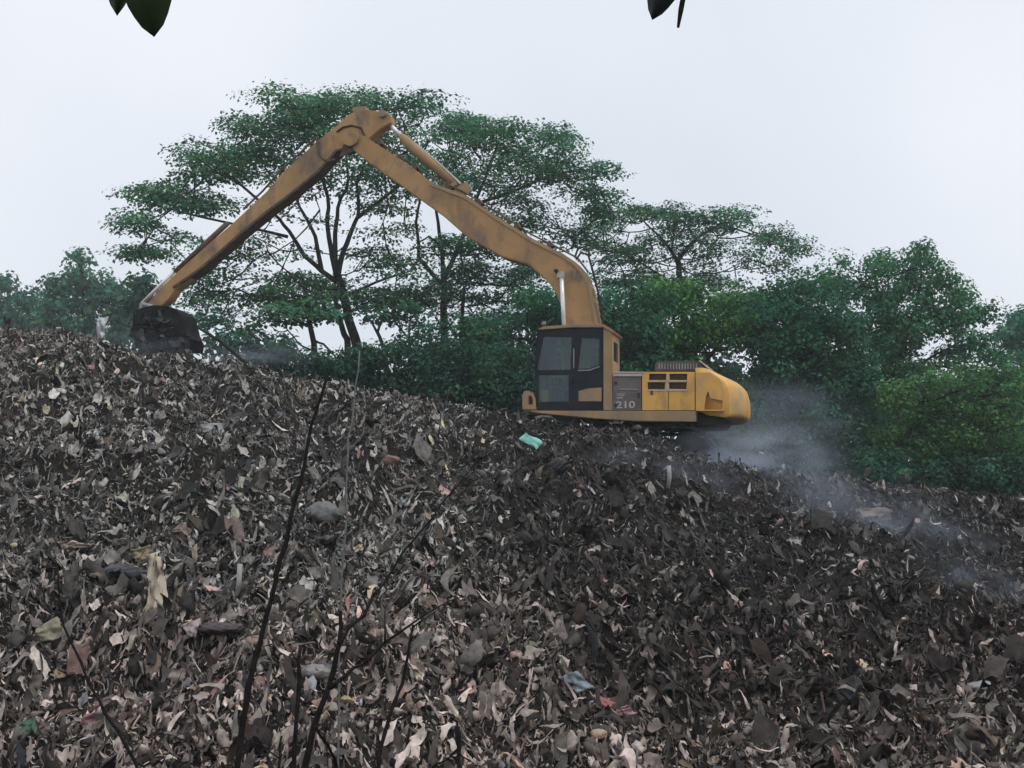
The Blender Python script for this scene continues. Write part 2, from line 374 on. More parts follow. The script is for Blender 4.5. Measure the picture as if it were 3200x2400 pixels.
def tree(name, label, Y, lobes, stems, style, base_col, leaf=.22, pad=(.8, 1.5), per=110, group=None, depth=4.0, twig=.022, cat='tree', flat=.22):
    """lobes: (px, py, rx, ry, n) masses of the crown; stems: [(points in px, radius at foot, radius at tip, depth shift)]"""
    global TREE_N; TREE_N += 1
    rg = np.random.default_rng(100 + TREE_N); rd = random.Random(TREE_N)
    foot = stems[0][0][0]; p0 = at(foot[0], foot[1], Y); gz = ground(p0.x, Y)
    root = empty(name, (p0.x, Y, gz)); inv = Vector((p0.x, Y, gz)); tag(root, label, cat, group)
    tk = MB(); nodes = []
    for k, (pts, r0, r1, dy) in enumerate(stems):
        m = len(pts); P = []
        for i, (a, b) in enumerate(pts): P.append(at(a, b, Y + dy*(i/max(1, m-1)))- inv)
        if k == 0 or pts[0][1] >= 1060:
            f = P[0]; P = [Vector((f.x + .05, f.y, min(-.2, f.z - .2)))] + P
        # smooth and jitter the path
        Q = []
        for i in range(len(P)-1):
            for t in (0, .33, .66): Q.append(P[i].lerp(P[i+1], t) + Vector((rd.gauss(0, .025), rd.gauss(0, .03), 0))*(i > 0))
        Q.append(P[-1]); n = len(Q)
        tk.tube(Q, [r0 + (r1 - r0)*i/(n-1) for i in range(n)], 7)
        for i in range(max(1, n//3), n): nodes.append(Q[i])
    cs, rs, fl, ct, cl = [], [], [], [], []
    s = Y/FPX; br = MB()
    for (cx, cy, rx, ry, n) in lobes:
        for _ in range(n if style != 'pad' else max(2, round(n*(.62 if 640 < cy < 860 and 650 < cx < 1350 else 1.05)))):
            a = rd.uniform(0, 6.283); q = math.sqrt(rd.random())
            ex_ = max(12, rx - 45) if style == 'pad' else rx
            p = at(cx + ex_*q*math.cos(a), cy + ry*q*math.sin(a), Y + rd.uniform(-1, 1)*depth) - inv
            rr = rd.uniform(*pad)
            if style == 'pad': h = rr*flat*rd.uniform(.7, 1.5)
            else: h = rr*rd.uniform(.5, .85)
            cs.append(p); rs.append(rr); fl.append(h); ct.append(int(per*rr*rr*rd.uniform(.55, 1.2)) + 8)
            v = rd.uniform(.6, 1.5); g_ = rd.uniform(-.12, .12)
            cl.append((base_col[0]*v*(1 + g_), base_col[1]*v, base_col[2]*v*(1 - g_)))
            if rd.random() < .8:
                q = min(nodes, key=lambda w: (w - p).length + (1.5 if w.z > p.z else 0))
                d = p - q; mid = q + d*.5 + Vector((0, 0, -.10*d.length)) + Vector((rd.gauss(0, .12), rd.gauss(0, .12), rd.gauss(0, .1)))
                end = p + Vector((0, 0, -h*.4))
                pts = [q, q.lerp(mid, .5) + Vector((0, 0, -.03*d.length)), mid, mid.lerp(end, .6), end]
                rb = twig*(1 + .28*d.length)
                br.tube(pts, [rb, rb*.85, rb*.7, rb*.5, rb*.3], 5, False)
                nodes.append(mid)
    if len(lobes) <= 4 or TREE_N <= 2: tk.add(br.v, br.f); br.v = []
    tk.build('trunk', M['bark'], root, True)
    if br.v: br.build('branches', M['bark'], root, True)
    V, F, C = leaves(cs, rs, fl, ct, leaf, cl, style, rg)
    np_mesh('crown', V, F, M['leaf'], root, C)
    return root
G1 = (.068, .172, .100); G2 = (.042, .130, .078); G3 = (.080, .215, .075); G4 = (.066, .180, .120)

tree('spreading_tree', 'tall spreading tree with flat layered crown and forked dark trunk behind the raised excavator arm', 57, [
    (930, 325, 120, 35, 10), (860, 300, 50, 22, 3), (1090, 322, 150, 30, 12), (1180, 310, 60, 18, 4), (1310, 330, 70, 28, 8), (1330, 300, 25, 8, 2), (1050, 390, 250, 60, 34), (800, 430, 120, 62, 22), (760, 385, 40, 20, 3), (610, 480, 65, 26, 9), (590, 545, 45, 18, 4),
    (710, 530, 120, 60, 20), (500, 612, 110, 30, 16), (650, 640, 110, 45, 12), (425, 700, 45, 35, 9), (455, 792, 80, 20, 9), (560, 740, 60, 24, 4),
    (1150, 470, 240, 80, 30), (900, 560, 170, 60, 12), (1100, 570, 150, 50, 10), (1280, 560, 120, 60, 14),
    (880, 660, 120, 40, 5), (1000, 700, 60, 30, 4), (1190, 668, 110, 24, 7), (1230, 715, 120, 24, 6), (800, 770, 120, 45, 10), (690, 840, 120, 45, 11), (640, 920, 100, 45, 10),
    (950, 770, 70, 40, 4), (1150, 790, 100, 14, 6), (1260, 828, 120, 32, 13), (900, 880, 150, 36, 12), (1060, 915, 150, 42, 16), (800, 925, 140, 40, 10), (980, 965, 160, 28, 10), (700, 985, 110, 40, 6), (1200, 940, 110, 35, 7)],
    [([(1120, 1095), (1100, 1030), (1074, 930), (1054, 860)], .22, .15, 0),
     ([(1054, 870), (1038, 803), (1023, 713), (1023, 615), (1000, 520), (960, 430)], .12, .04, -2), ([(1054, 868), (1065, 808), (1095, 740), (1117, 673), (1120, 572), (1150, 470)], .13, .045, 1.5),
     ([(1048, 840), (1047, 730), (1055, 651), (1090, 560), (1080, 440)], .11, .04, 3), ([(1052, 880), (1003, 846), (951, 799), (915, 740), (872, 684), (780, 600), (700, 540)], .11, .04, -2.5),
     ([(1005, 846), (985, 740), (937, 647), (880, 520)], .10, .035, 2), ([(1085, 1075), (1072, 1030), (1052, 966), (1040, 900)], .15, .08, 1), ([(900, 740), (820, 720), (640, 680), (480, 640)], .07, .03, -1),
     ([(1117, 680), (1200, 620), (1290, 540), (1340, 440)], .09, .03, 2.5), ([(1070, 930), (1180, 880), (1300, 840)], .07, .03, 1)],
    'pad', G1, .15, (.6, 1.3), 150, depth=5)
tree('spreading_tree', 'spreading tree with slender upright stems and layered crown behind the boom, nearest the cab', 61, [
    (1430, 420, 130, 65, 20), (1490, 395, 80, 28, 7), (1610, 392, 50, 16, 5), (1590, 440, 120, 50, 15), (1735, 425, 60, 28, 9), (1760, 455, 40, 30, 5), (1560, 540, 200, 60, 24), (1400, 540, 120, 60, 12), (1760, 530, 120, 38, 16), (1870, 530, 50, 22, 7), (1820, 590, 80, 25, 6), (1880, 620, 60, 18, 5), (1870, 670, 90, 26, 8), (1790, 720, 100, 40, 10), (1640, 620, 130, 36, 10),
    (1690, 690, 100, 36, 7), (1540, 680, 90, 30, 5), (1430, 790, 130, 50, 14), (1560, 770, 110, 50, 10), (1650, 800, 80, 50, 7), (1480, 860, 150, 36, 16), (1640, 870, 110, 40, 10), (1350, 915, 170, 42, 22), (1570, 930, 140, 50, 16), (1420, 1000, 170, 45, 12), (1620, 1000, 90, 60, 10), (1270, 985, 100, 40, 6)],
    [([(1392, 1130), (1388, 1000), (1385, 875)], .2, .13, 0), ([(1385, 880), (1381, 767), (1363, 658), (1380, 520)], .11, .04, 2), ([(1385, 900), (1310, 803), (1302, 695), (1330, 560)], .1, .04, -2), ([(1388, 870), (1440, 760), (1480, 640), (1530, 520), (1560, 440)], .11, .04, 1),
     ([(1480, 640), (1600, 600), (1740, 540), (1850, 530)], .08, .03, -2), ([(1440, 1120), (1442, 1000), (1450, 900)], .13, .07, 2), ([(1385, 770), (1340, 740), (1300, 760)], .05, .03, 0)],
    'pad', G1, .15, (.6, 1.25), 150, depth=4.5)
tree('slender_tree', 'thin bare stemmed sapling tree between the big trunk and the bucket', 52, [
    (960, 955, 80, 30, 6), (860, 985, 90, 30, 7), (780, 1030, 70, 24, 4), (1010, 990, 60, 18, 3)],
    [([(987, 1125), (975, 1050), (967, 985), (962, 930)], .13, .07, 0), ([(978, 1060), (1010, 1075), (1052, 1120)], .06, .03, -1), ([(972, 1020), (900, 990), (850, 980)], .05, .025, 1), ([(985, 1100), (930, 1075), (885, 1010)], .05, .02, 1)],
    'pad', G1, .22, (.6, 1.1), 80, depth=1.5)
tree('slender_tree', 'small bare forked tree with few leaves right of the big forked trunk', 51, [
    (1170, 985, 70, 24, 4), (1270, 975, 60, 24, 4), (1320, 1040, 50, 24, 4)],
    [([(1205, 1140), (1197, 1085), (1179, 1038)], .09, .06, 0), ([(1179, 1040), (1161, 1006), (1140, 975)], .05, .025, 0), ([(1180, 1038), (1195, 990), (1202, 960)], .05, .025, .5), ([(1290, 1130), (1277, 1045), (1285, 990)], .06, .03, 1), ([(1277, 1060), (1230, 1000), (1215, 975)], .045, .025, -.5)],
    'pad', G2, .22, (.5, .9), 80, depth=1.2)
tree('flat_crowned_tree', 'flat crowned tree with open airy branches rising right of the boom', 66, [
    (1880, 690, 80, 28, 8), (2000, 670, 80, 26, 9), (2090, 658, 70, 20, 7), (2240, 690, 130, 36, 18), (2325, 668, 40, 20, 4), (2400, 740, 80, 32, 10), (2490, 760, 36, 14, 4), (2470, 790, 60, 14, 4), (2120, 710, 140, 40, 16), (1900, 760, 110, 36, 11), (2050, 780, 130, 40, 13), (2230, 770, 110, 34, 9), (1990, 840, 100, 26, 7), (1900, 830, 70, 30, 7), (2200, 840, 70, 26, 5), (2340, 815, 90, 24, 6), (2450, 830, 70, 20, 5), (2060, 880, 150, 28, 12), (2250, 880, 130, 24, 9), (1930, 885, 120, 24, 8)],
    [([(2135, 960), (2125, 870), (2118, 810)], .2, .12, 0), ([(2118, 815), (2080, 760), (2010, 690)], .1, .03, -2), ([(2120, 810), (2170, 750), (2250, 700), (2380, 740)], .11, .03, 2), ([(2125, 850), (2100, 780), (2110, 690)], .08, .03, 1), ([(2125, 900), (2000, 820), (1900, 770)], .07, .03, 1)],
    'pad', G1, .14, (.55, 1.15), 180, depth=3.5)
tree('broadleaf_tree', 'dense dark broadleaf tree behind the excavator cab', 50, [
    (1680, 960, 130, 60, 16), (1560, 1060, 130, 70, 18), (1650, 1180, 130, 90, 26), (1460, 1150, 130, 70, 20), (1790, 1030, 130, 90, 26), (1960, 960, 130, 50, 18), (1980, 1080, 110, 80, 24), (2010, 1010, 80, 50, 8)],
    [([(1800, 1300), (1800, 1150), (1790, 1040)], .2, .1, 0), ([(1795, 1150), (1650, 1060), (1560, 1050)], .1, .04, 0), ([(1797, 1100), (1900, 1010), (1970, 970)], .1, .04, 0)],
    'clump', G2, .15, (.45, 1.0), 330, depth=2.5)
tree('broadleaf_tree', 'broad dark green tree with brighter top standing above the engine hood', 53, [
    (2080, 920, 110, 40, 12), (2200, 935, 150, 45, 18), (2330, 965, 120, 45, 14), (2120, 1010, 140, 40, 18), (2290, 1020, 130, 36, 12), (2230, 1065, 120, 40, 10), (2360, 1080, 110, 50, 14), (2130, 1110, 110, 60, 20), (2090, 1200, 130, 80, 26), (2250, 1200, 120, 70, 22), (2290, 1310, 140, 110, 34)],
    [([(2225, 1420), (2220, 1250), (2210, 1100)], .2, .1, 0), ([(2215, 1180), (2120, 1050), (2090, 960)], .1, .04, 0), ([(2212, 1120), (2290, 1020), (2330, 970)], .1, .04, 0)],
    'clump', G3, .15, (.45, 1.0), 330, depth=2.5)
tree('broadleaf_tree', 'dense shadowy tree with thin dark trunk above the smoke', 51, [
    (2440, 930, 110, 50, 14), (2550, 900, 90, 30, 8), (2480, 1030, 150, 60, 26), (2600, 1000, 110, 60, 18), (2500, 1160, 140, 80, 34), (2620, 1130, 110, 80, 24), (2480, 1300, 150, 100, 40), (2640, 1280, 120, 110, 36), (2550, 1420, 140, 60, 22)],
    [([(2722, 1520), (2720, 1380), (2718, 1250), (2700, 1130)], .13, .08, 0), ([(2500, 1500), (2505, 1300), (2500, 1100)], .16, .08, .5), ([(2502, 1150), (2600, 1020)], .08, .04, 0)],
    'clump', G2, .15, (.45, 1.0), 330, depth=2.5)
tree('round_topped_tree', 'tall tree with knobbly clumped top at the right side of the sky', 58, [
    (2640, 818, 36, 10, 2), (2630, 880, 60, 22, 5), (2735, 830, 56, 36, 8), (2740, 900, 100, 50, 16), (2885, 815, 52, 36, 10), (2888, 772, 18, 8, 1), (2860, 870, 70, 40, 9), (2930, 870, 36, 30, 5), (3000, 915, 58, 34, 9), (2960, 980, 90, 40, 10), (3060, 990, 40, 36, 6), (2830, 960, 110, 50, 18), (2740, 1010, 120, 50, 20), (2900, 1040, 120, 40, 14), (3050, 1060, 60, 30, 6), (2720, 1110, 110, 60, 22), (2790, 1130, 90, 60, 16), (2960, 1110, 110, 22, 8), (3090, 1120, 70, 22, 5), (2790, 1060, 90, 36, 9), (2830, 1190, 110, 50, 12)],
    [([(2760, 1480), (2765, 1280), (2770, 1100), (2770, 980)], .22, .12, 0), ([(2770, 1100), (2860, 980), (2880, 840)], .11, .04, 0), ([(2770, 1050), (2740, 930), (2735, 850)], .1, .04, 0), ([(2830, 1020), (2940, 980), (3000, 930)], .08, .03, 0), ([(2770, 1200), (2920, 1110), (3040, 1050)], .08, .03, 0)],
    'clump', (.062, .172, .098), .15, (.4, .85), 320, depth=2.5)
tree('round_topped_tree', 'bluish hazy tree at the right edge of the picture', 78, [
    (3175, 1000, 36, 16, 4), (3170, 1045, 60, 30, 9), (3200, 1100, 90, 50, 14), (3250, 1010, 70, 50, 10), (3140, 1190, 80, 50, 14), (3260, 1180, 110, 90, 20)],
    [([(3200, 1500), (3198, 1250), (3190, 1080)], .22, .1, 0), ([(3195, 1180), (3250, 1050)], .1, .04, 0)],
    'clump', G4, .3, (.6, 1.1), 90, depth=2.5)
tree('leafy_shrub', 'bright green feathery shrub at the right foot of the trees', 47, [
    (2950, 1180, 130, 40, 18), (2870, 1250, 120, 50, 22), (3040, 1240, 130, 60, 28), (2860, 1350, 100, 70, 26), (3020, 1350, 120, 80, 34), (3160, 1230, 70, 70, 16), (3170, 1360, 90, 90, 26)],
    [([(2980, 1520), (2985, 1400), (2970, 1250)], .1, .05, 0), ([(2983, 1380), (3080, 1280)], .06, .03, 0), ([(2982, 1400), (2880, 1300)], .06, .03, 0)],
    'clump', (.078, .180, .072), .13, (.3, .7), 360, depth=2, cat='shrub')
tree('leafy_shrub', 'dark green shrub along the right rubbish edge under the bright shrub', 45, [
    (2850, 1460, 120, 40, 20), (3010, 1470, 130, 50, 24), (3180, 1480, 110, 60, 24), (2740, 1440, 60, 40, 10)],
    [([(3000, 1570), (3000, 1500), (2990, 1440)], .07, .04, 0)],
    'clump', (.040, .115, .075), .13, (.35, .75), 420, depth=1.5, cat='shrub')
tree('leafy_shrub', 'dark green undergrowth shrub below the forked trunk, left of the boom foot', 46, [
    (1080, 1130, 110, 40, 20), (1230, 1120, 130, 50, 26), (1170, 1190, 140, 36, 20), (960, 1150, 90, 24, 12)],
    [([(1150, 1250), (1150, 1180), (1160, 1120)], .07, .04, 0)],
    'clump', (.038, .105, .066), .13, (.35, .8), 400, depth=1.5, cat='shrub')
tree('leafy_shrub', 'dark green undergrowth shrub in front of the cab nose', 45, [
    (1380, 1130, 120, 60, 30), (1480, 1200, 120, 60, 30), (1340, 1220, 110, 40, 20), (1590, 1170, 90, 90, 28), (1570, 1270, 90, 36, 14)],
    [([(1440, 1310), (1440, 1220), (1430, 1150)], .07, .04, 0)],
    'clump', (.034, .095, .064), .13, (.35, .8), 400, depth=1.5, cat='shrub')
tree('leafy_shrub', 'low pale green shrub on the crest under the sky gap, right of the bucket', 44, [
    (740, 1085, 70, 26, 8), (840, 1120, 80, 26, 12), (905, 1090, 60, 30, 8), (660, 1060, 40, 24, 3)],
    [([(820, 1170), (825, 1140), (830, 1110)], .05, .03, 0)],
    'clump', (.055, .12, .085), .18, (.35, .65), 190, depth=1, cat='shrub')
tree('distant_tree', 'hazy blue green tree left of the bucket with a pointed top', 120, [
    (255, 815, 32, 16, 4), (258, 860, 50, 26, 8), (330, 880, 30, 24, 4), (200, 890, 50, 20, 6), (260, 920, 120, 34, 18), (180, 960, 70, 30, 10), (330, 950, 90, 34, 14), (250, 1000, 150, 36, 18), (430, 980, 60, 40, 8)],
    [([(262, 1060), (260, 950), (258, 850)], .25, .1, 0), ([(260, 960), (340, 900)], .1, .05, 0), ([(260, 980), (180, 910)], .1, .05, 0)],
    'clump', G4, .42, (.8, 1.5), 42, depth=3, twig=.05, group=None)
tree('distant_tree', 'small hazy tree with drooping fronds just left of the bucket', 90, [
    (435, 865, 30, 10, 3), (450, 890, 24, 20, 4), (420, 905, 34, 18, 4), (440, 950, 50, 34, 9)],
    [([(440, 1050), (438, 950), (436, 870)], .14, .06, 0)],
    'clump', (.045, .11, .08), .4, (.5, .9), 60, depth=1.5)
tree('distant_tree', 'low hazy tree line tree at the far left edge of the picture', 130, [
    (20, 890, 26, 20, 5), (60, 930, 70, 24, 9), (20, 970, 80, 36, 12), (120, 960, 60, 30, 9), (-60, 930, 70, 50, 10), (90, 1005, 100, 30, 12)],
    [([(30, 1060), (28, 960), (22, 890)], .22, .1, 0)],
    'clump', G4, .42, (.8, 1.4), 42, depth=3, twig=.05)
# far wood closing the view behind the trees on the right
def far_wood():
    rg = np.random.default_rng(77); cs, rs, fl, ct, cl = [], [], [], [], []
    for i in range(330):
        px = rg.uniform(1560, 3400); top = np.interp(px, [1560, 1900, 2150, 2500, 2800, 3000, 3400], [1060, 990, 1130, 1080, 1190, 1190, 1160])
        py = top + (1520 - top)*rg.random()**1.1 + 20
        p = at(px, py, rg.uniform(84, 96)); cs.append(p); r = rg.uniform(1.2, 2.2); rs.append(r); fl.append(r*.7); ct.append(int(26*r*r)); v = rg.uniform(.6, 1.3)
        cl.append((.018*v, .06*v, .046*v))
    for i in range(60):
        px = rg.uniform(-200, 640); p = at(px, rg.uniform(1000, 1070), rg.uniform(140, 155)); cs.append(p); r = rg.uniform(1.5, 2.6); rs.append(r); fl.append(r*.6); ct.append(int(20*r*r)); cl.append((.045, .11, .09))
    V, F, C = leaves(cs, rs, fl, ct, .6, cl, 'clump', rg)
    tag(np_mesh('far_wood', V, F, M['leaf'], None, C), 'dark far wood closing the view behind the trees', 'wood', kind='stuff')
far_wood()

# ------------------------------------------------------------------ excavator
PHI = R(14); EY = 36.0; EX = (1930 - 1600)/FPX*EY/CT
EZ = 3.0
ROOT = empty('excavator', (EX, EY, EZ), math.pi - PHI)
tag(ROOT, 'yellow long reach tracked excavator with raised brown arm working on the rubbish hill', 'excavator')
RM = Matrix.Translation((EX, EY, EZ)) @ Matrix.Rotation(math.pi - PHI, 4, 'Z'); RI = RM.inverted()
_co = RI @ Vector((0, 0, CAM_Z))
def ex(px, py, l):                              # traced outline point -> (forward, up) on the machine's plane at lateral offset l
    d = RI.to_3x3() @ ray(px, py); t = (l - _co.y)/d.y; p = _co + d*t
    return (p.x, p.z)
def exs(pts, l): return [ex(a, b, l) for a, b in pts]
def area2(p): return sum(p[i][0]*p[(i+1) % len(p)][1] - p[(i+1) % len(p)][0]*p[i][1] for i in range(len(p)))
def prism(name, prof, l0, l1, mat, parent, bevel=.02, seg=2, smooth=False):
    bm = bmesh.new(); n = len(prof)
    a = [bm.verts.new((x, l0, z)) for x, z in prof]; b = [bm.verts.new((x, l1, z)) for x, z in prof]
    bm.faces.new(a); bm.faces.new(list(reversed(b)))
    for i in range(n): bm.faces.new((a[i], b[i], b[(i+1) % n], a[(i+1) % n]))
    bmesh.ops.recalc_face_normals(bm, faces=bm.faces)
    if bevel: bmesh.ops.bevel(bm, geom=bm.edges[:], offset=bevel, segments=seg, affect='EDGES', clamp_overlap=True)
    me = bpy.data.meshes.new(name); bm.to_mesh(me); bm.free()
    return link(name, me, mat, parent, smooth)
def panel(name, outer, holes, l1, th, mat, parent):
    loops = [outer] + holes; flat = [p for lp in loops for p in lp]; n = len(flat)
    tris = tessellate_polygon([[Vector((x, z, 0)) for x, z in lp] for lp in loops])
    mb = MB(); V = [(x, l1, z) for x, z in flat] + [(x, l1 - th, z) for x, z in flat]; F = []
    for t in tris: F.append(tuple(t)); F.append(tuple(i + n for i in reversed(t)))
    o = 0
    for lp in loops:
        m = len(lp)
        for i in range(m): F.append((o+i, o+(i+1) % m, o+(i+1) % m+n, o+i+n))
        o += m
    bm = bmesh.new(); vv = [bm.verts.new(v) for v in V]
    for f in F:
        try: bm.faces.new([vv[i] for i in f])
        except ValueError: pass
    bmesh.ops.recalc_face_normals(bm, faces=bm.faces)
    me = bpy.data.meshes.new(name); bm.to_mesh(me); bm.free()
    return link(name, me, mat, parent)
def P3(px, py, l): a, z = ex(px, py, l); return Vector((a, l, z))

# tracks and undercarriage
def track(l):
    t = MB(); Lh = 2.35; r = .46; cz = .47; path = []
    for i in range(20): path.append((-Lh + r + (2*Lh - 2*r)*i/19, cz + r, 0))
    for i in range(1, 10): a = math.pi/2 - math.pi*i/9; path.append((Lh - r + r*math.cos(a), cz + r*math.sin(a), 0))
    for i in range(1, 20): path.append((Lh - r - (2*Lh - 2*r)*i/19, cz - r, 0))
    for i in range(1, 9): a = -math.pi/2 - math.pi*i/9; path.append((-Lh + r + r*math.cos(a), cz + r*math.sin(a), 0))
    n = len(path)
    for i in range(n):
        x0, z0, _ = path[i]; x1, z1, _ = path[(i+1) % n]; ang = math.atan2(z1 - z0, x1 - x0); ln = math.hypot(x1 - x0, z1 - z0)
        m = Matrix.Rotation(-ang, 3, 'Y'); c = ((x0+x1)/2, l, (z0+z1)/2)
        t.box(c, (ln*.93, .6, .05), m); up = m @ Vector((0, 0, .045)); t.box((c[0]+up.x, c[1], c[2]+up.z), (.03, .6, .05), m)
    o = t.build('track', M['steel'], ROOT)
    f = MB(); f.box((0, l, cz), (3.4, .34, .36)); f.build('track_frame', M['steel'], o)
    for x, rr in ((Lh - r, .36), (-Lh + r, .36)):
        w = MB(); w.tube([(x, l - .17, cz), (x, l + .17, cz)], rr, 20); w.build('drive_wheel', M['steel'], o)
    for k in range(7):
        w = MB(); w.tube([(-1.3 + k*.43, l - .2, .17), (-1.3 + k*.43, l + .2, .17)], .13, 12); w.build('roller', M['steel'], o)
track(1.2); track(-1.2)
u = MB(); u.box((0, 0, .72), (1.6, 1.9, .4)); u.tube([(0, 0, .85), (0, 0, 1.2)], .62, 28); u.build('undercarriage', M['steel'], ROOT)

# revolving frame
zb = ex(1930, 1312, 1.45)[1]; zt = ex(1930, 1283, 1.45)[1]
prism('deck_frame', exs([(1630, 1283), (2175, 1284), (2175, 1318), (1990, 1316), (1860, 1308), (1690, 1292)], 1.45), -1.4, 1.45, M['tan'], ROOT, .015)
prism('belly_plate', exs([(1880, 1306), (2172, 1300), (2260, 1300), (2240, 1326), (2080, 1332), (1990, 1322)], 1.2), -1.2, 1.2, M['steel'], ROOT, .01)
lug = exs([(1633, 1279), (1632, 1235), (1638, 1222), (1652, 1221), (1665, 1229), (1673, 1246), (1676, 1280)], 1.43)
hol = exs([(1651, 1264), (1651, 1240), (1656, 1235), (1663, 1241), (1665, 1252), (1664, 1264)], 1.43)
panel('front_guard', lug, [hol], 1.43, .08, M['tan'], ROOT)
prism('tool_box', exs([(1640, 1283), (1640, 1240), (1668, 1240), (1668, 1283)], 1.2), .55, 1.25, M['brown'], ROOT, .01)

# cab
CL = 1.42
cabr = prism('cab', exs([(1676, 1283), (1676, 1272), (1912, 1272), (1912, 1283)], CL), .35, CL - .07, M['brown'], ROOT, .006)   # cab floor carries the cab's own pieces
outer = exs([(1678, 1038), (1688, 1030), (1884, 1026), (1884, 1281), (1679, 1281), (1672, 1160)], CL)
wins = [exs(w, CL) for w in ([(1698, 1052), (1787, 1054), (1783, 1155), (1678, 1157)], [(1683, 1172), (1777, 1172), (1777, 1254), (1683, 1256)], [(1817, 1056), (1873, 1058), (1872, 1140), (1842, 1151), (1806, 1153)])]
panel('door_side', outer, wins, CL, .05, M['black'], cabr)
for w in wins: panel('pane', w, [], CL - .02, .012, M['glass'], cabr)
prism('lower_panel', exs([(1808, 1222), (1838, 1214), (1880, 1211), (1880, 1254), (1808, 1254)], CL), CL, CL + .012, M['tan'], cabr, .003)
prism('door_trim', exs([(1806, 1160), (1842, 1159), (1874, 1147), (1874, 1144), (1842, 1155), (1806, 1156)], CL), CL, CL + .02, M['grey'], cabr, .003)
prism('door_handle', exs([(1783, 1172), (1788, 1172), (1788, 1196), (1783, 1196)], CL), CL, CL + .04, M['rubber'], cabr, .006)
prism('rear_pillar', exs([(1885.5, 1018), (1912, 1036), (1914, 1282), (1885.5, 1282)], CL), CL - .06, CL + .005, M['tan'], cabr, .008)
ra, rzt = ex(1912, 1036, CL); rzb = ex(1912, 1282, CL)[1]; fa = ex(1675, 1160, CL)[0]; fzt = ex(1684, 1030, CL)[1]
# rear wall with its window, right wall, front frame
def wall_yz(name, x, th, y0, y1, z0, z1, hole, mat):
    mb = MB(); hy0, hy1, hz0, hz1 = hole; c = lambda a, b, p, q: mb.box((x, (a+b)/2, (p+q)/2), (th, b-a, q-p))
    c(y0, hy0, z0, z1); c(hy1, y1, z0, z1); c(hy0, hy1, z0, hz0); c(hy0, hy1, hz1, z1)
    return mb.build(name, mat, cabr)
wall_yz('rear_wall', ra + .03, .06, .38, CL - .065, rzb + .07, rzt - .02, (.55, 1.2, rzb + 1.2, rzt - .2), M['tan'])
mb = MB(); mb.box((ra + .03, .875, (rzb + 1.2 + rzt - .2)/2), (.01, .65, rzt - .2 - rzb - 1.2)); mb.build('pane', M['glass'], cabr)
wall_yz('front_frame', fa - .05, .05, .38, CL - .06, rzb + .07, fzt - .03, (.46, 1.28, rzb + .3, fzt - .12), M['black'])
mb = MB(); mb.box((fa - .05, .87, (rzb + .3 + fzt - .12)/2), (.01, .82, fzt - .42 - rzb)); mb.build('pane', M['glass'], cabr)
far = [(a, z) for a, z in outer]
fw = [[(ra + .45, rzb + 1.0), (fa - .25, rzb + 1.0), (fa - .3, fzt - .18), (ra + .45, fzt - .18)]]
panel('right_wall', [(ra + .06, rzb + .07), (fa - .08, rzb + .07), (fa - .08, fzt - .04), (ra + .06, rzt - .02)], fw, .40, .04, M['tan'], cabr)
prism('roof', exs([(1680, 1029), (1700, 1020), (1790, 1015), (1889, 1014), (1922, 1036), (1918, 1042), (1886, 1024), (1790, 1024), (1690, 1031)], CL), .3, CL + .05, M['tan'], cabr, .01)
mb = MB(); sx = (ra + fa)/2 - .15
mb.box((sx, .9, rzb + .5), (.5, .5, .16)); mb.box((sx - .26, .9, rzb + .95), (.14, .48, .8), Matrix.Rotation(-.15, 3, 'Y')); mb.box((sx - .33, .9, rzb + 1.42), (.1, .28, .2)); mb.box((sx, .9, rzb + .25), (.35, .35, .35))
mb.build('seat', M['seat'], cabr)
mb = MB(); mb.box((fa - .32, .55, rzb + .5), (.22, .3, .75)); mb.tube([(fa - .4, 1.1, rzb + .1), (fa - .45, 1.1, rzb + .85)], .03); mb.build('console', M['rubber'], cabr)
prism('side_box', exs([(1680, 1218), (1712, 1218), (1712, 1262), (1680, 1262)], 1.2), 1.0, 1.2, M['yellow'], cabr, .01)
prism('armrest', exs([(1735, 1208), (1768, 1208), (1768, 1216), (1735, 1216)], 1.2), 1.08, 1.2, M['seat'], cabr, .01)
mb = MB(); mb.tube([P3(1678, 1060, CL + .05), P3(1656, 1085, CL + .22), P3(1652, 1112, CL + .24)], .014, 8); mb.box(P3(1652, 1128, CL + .26), (.05, .16, .26)); mb.build('mirror', M['rubber'], cabr)
mb = MB(); mb.tube([P3(1793, 1150, CL + .01), P3(1793, 1150, CL + .06), P3(1793, 1090, CL + .06), P3(1793, 1090, CL + .01)], .013, 8); mb.build('grab_rail', M['grey'], cabr)
mb = MB(); mb.tube([P3(1700, 1014, 1.2), P3(1700, 1004, 1.2)], .05, 10); mb.build('beacon', M['grey'], cabr)

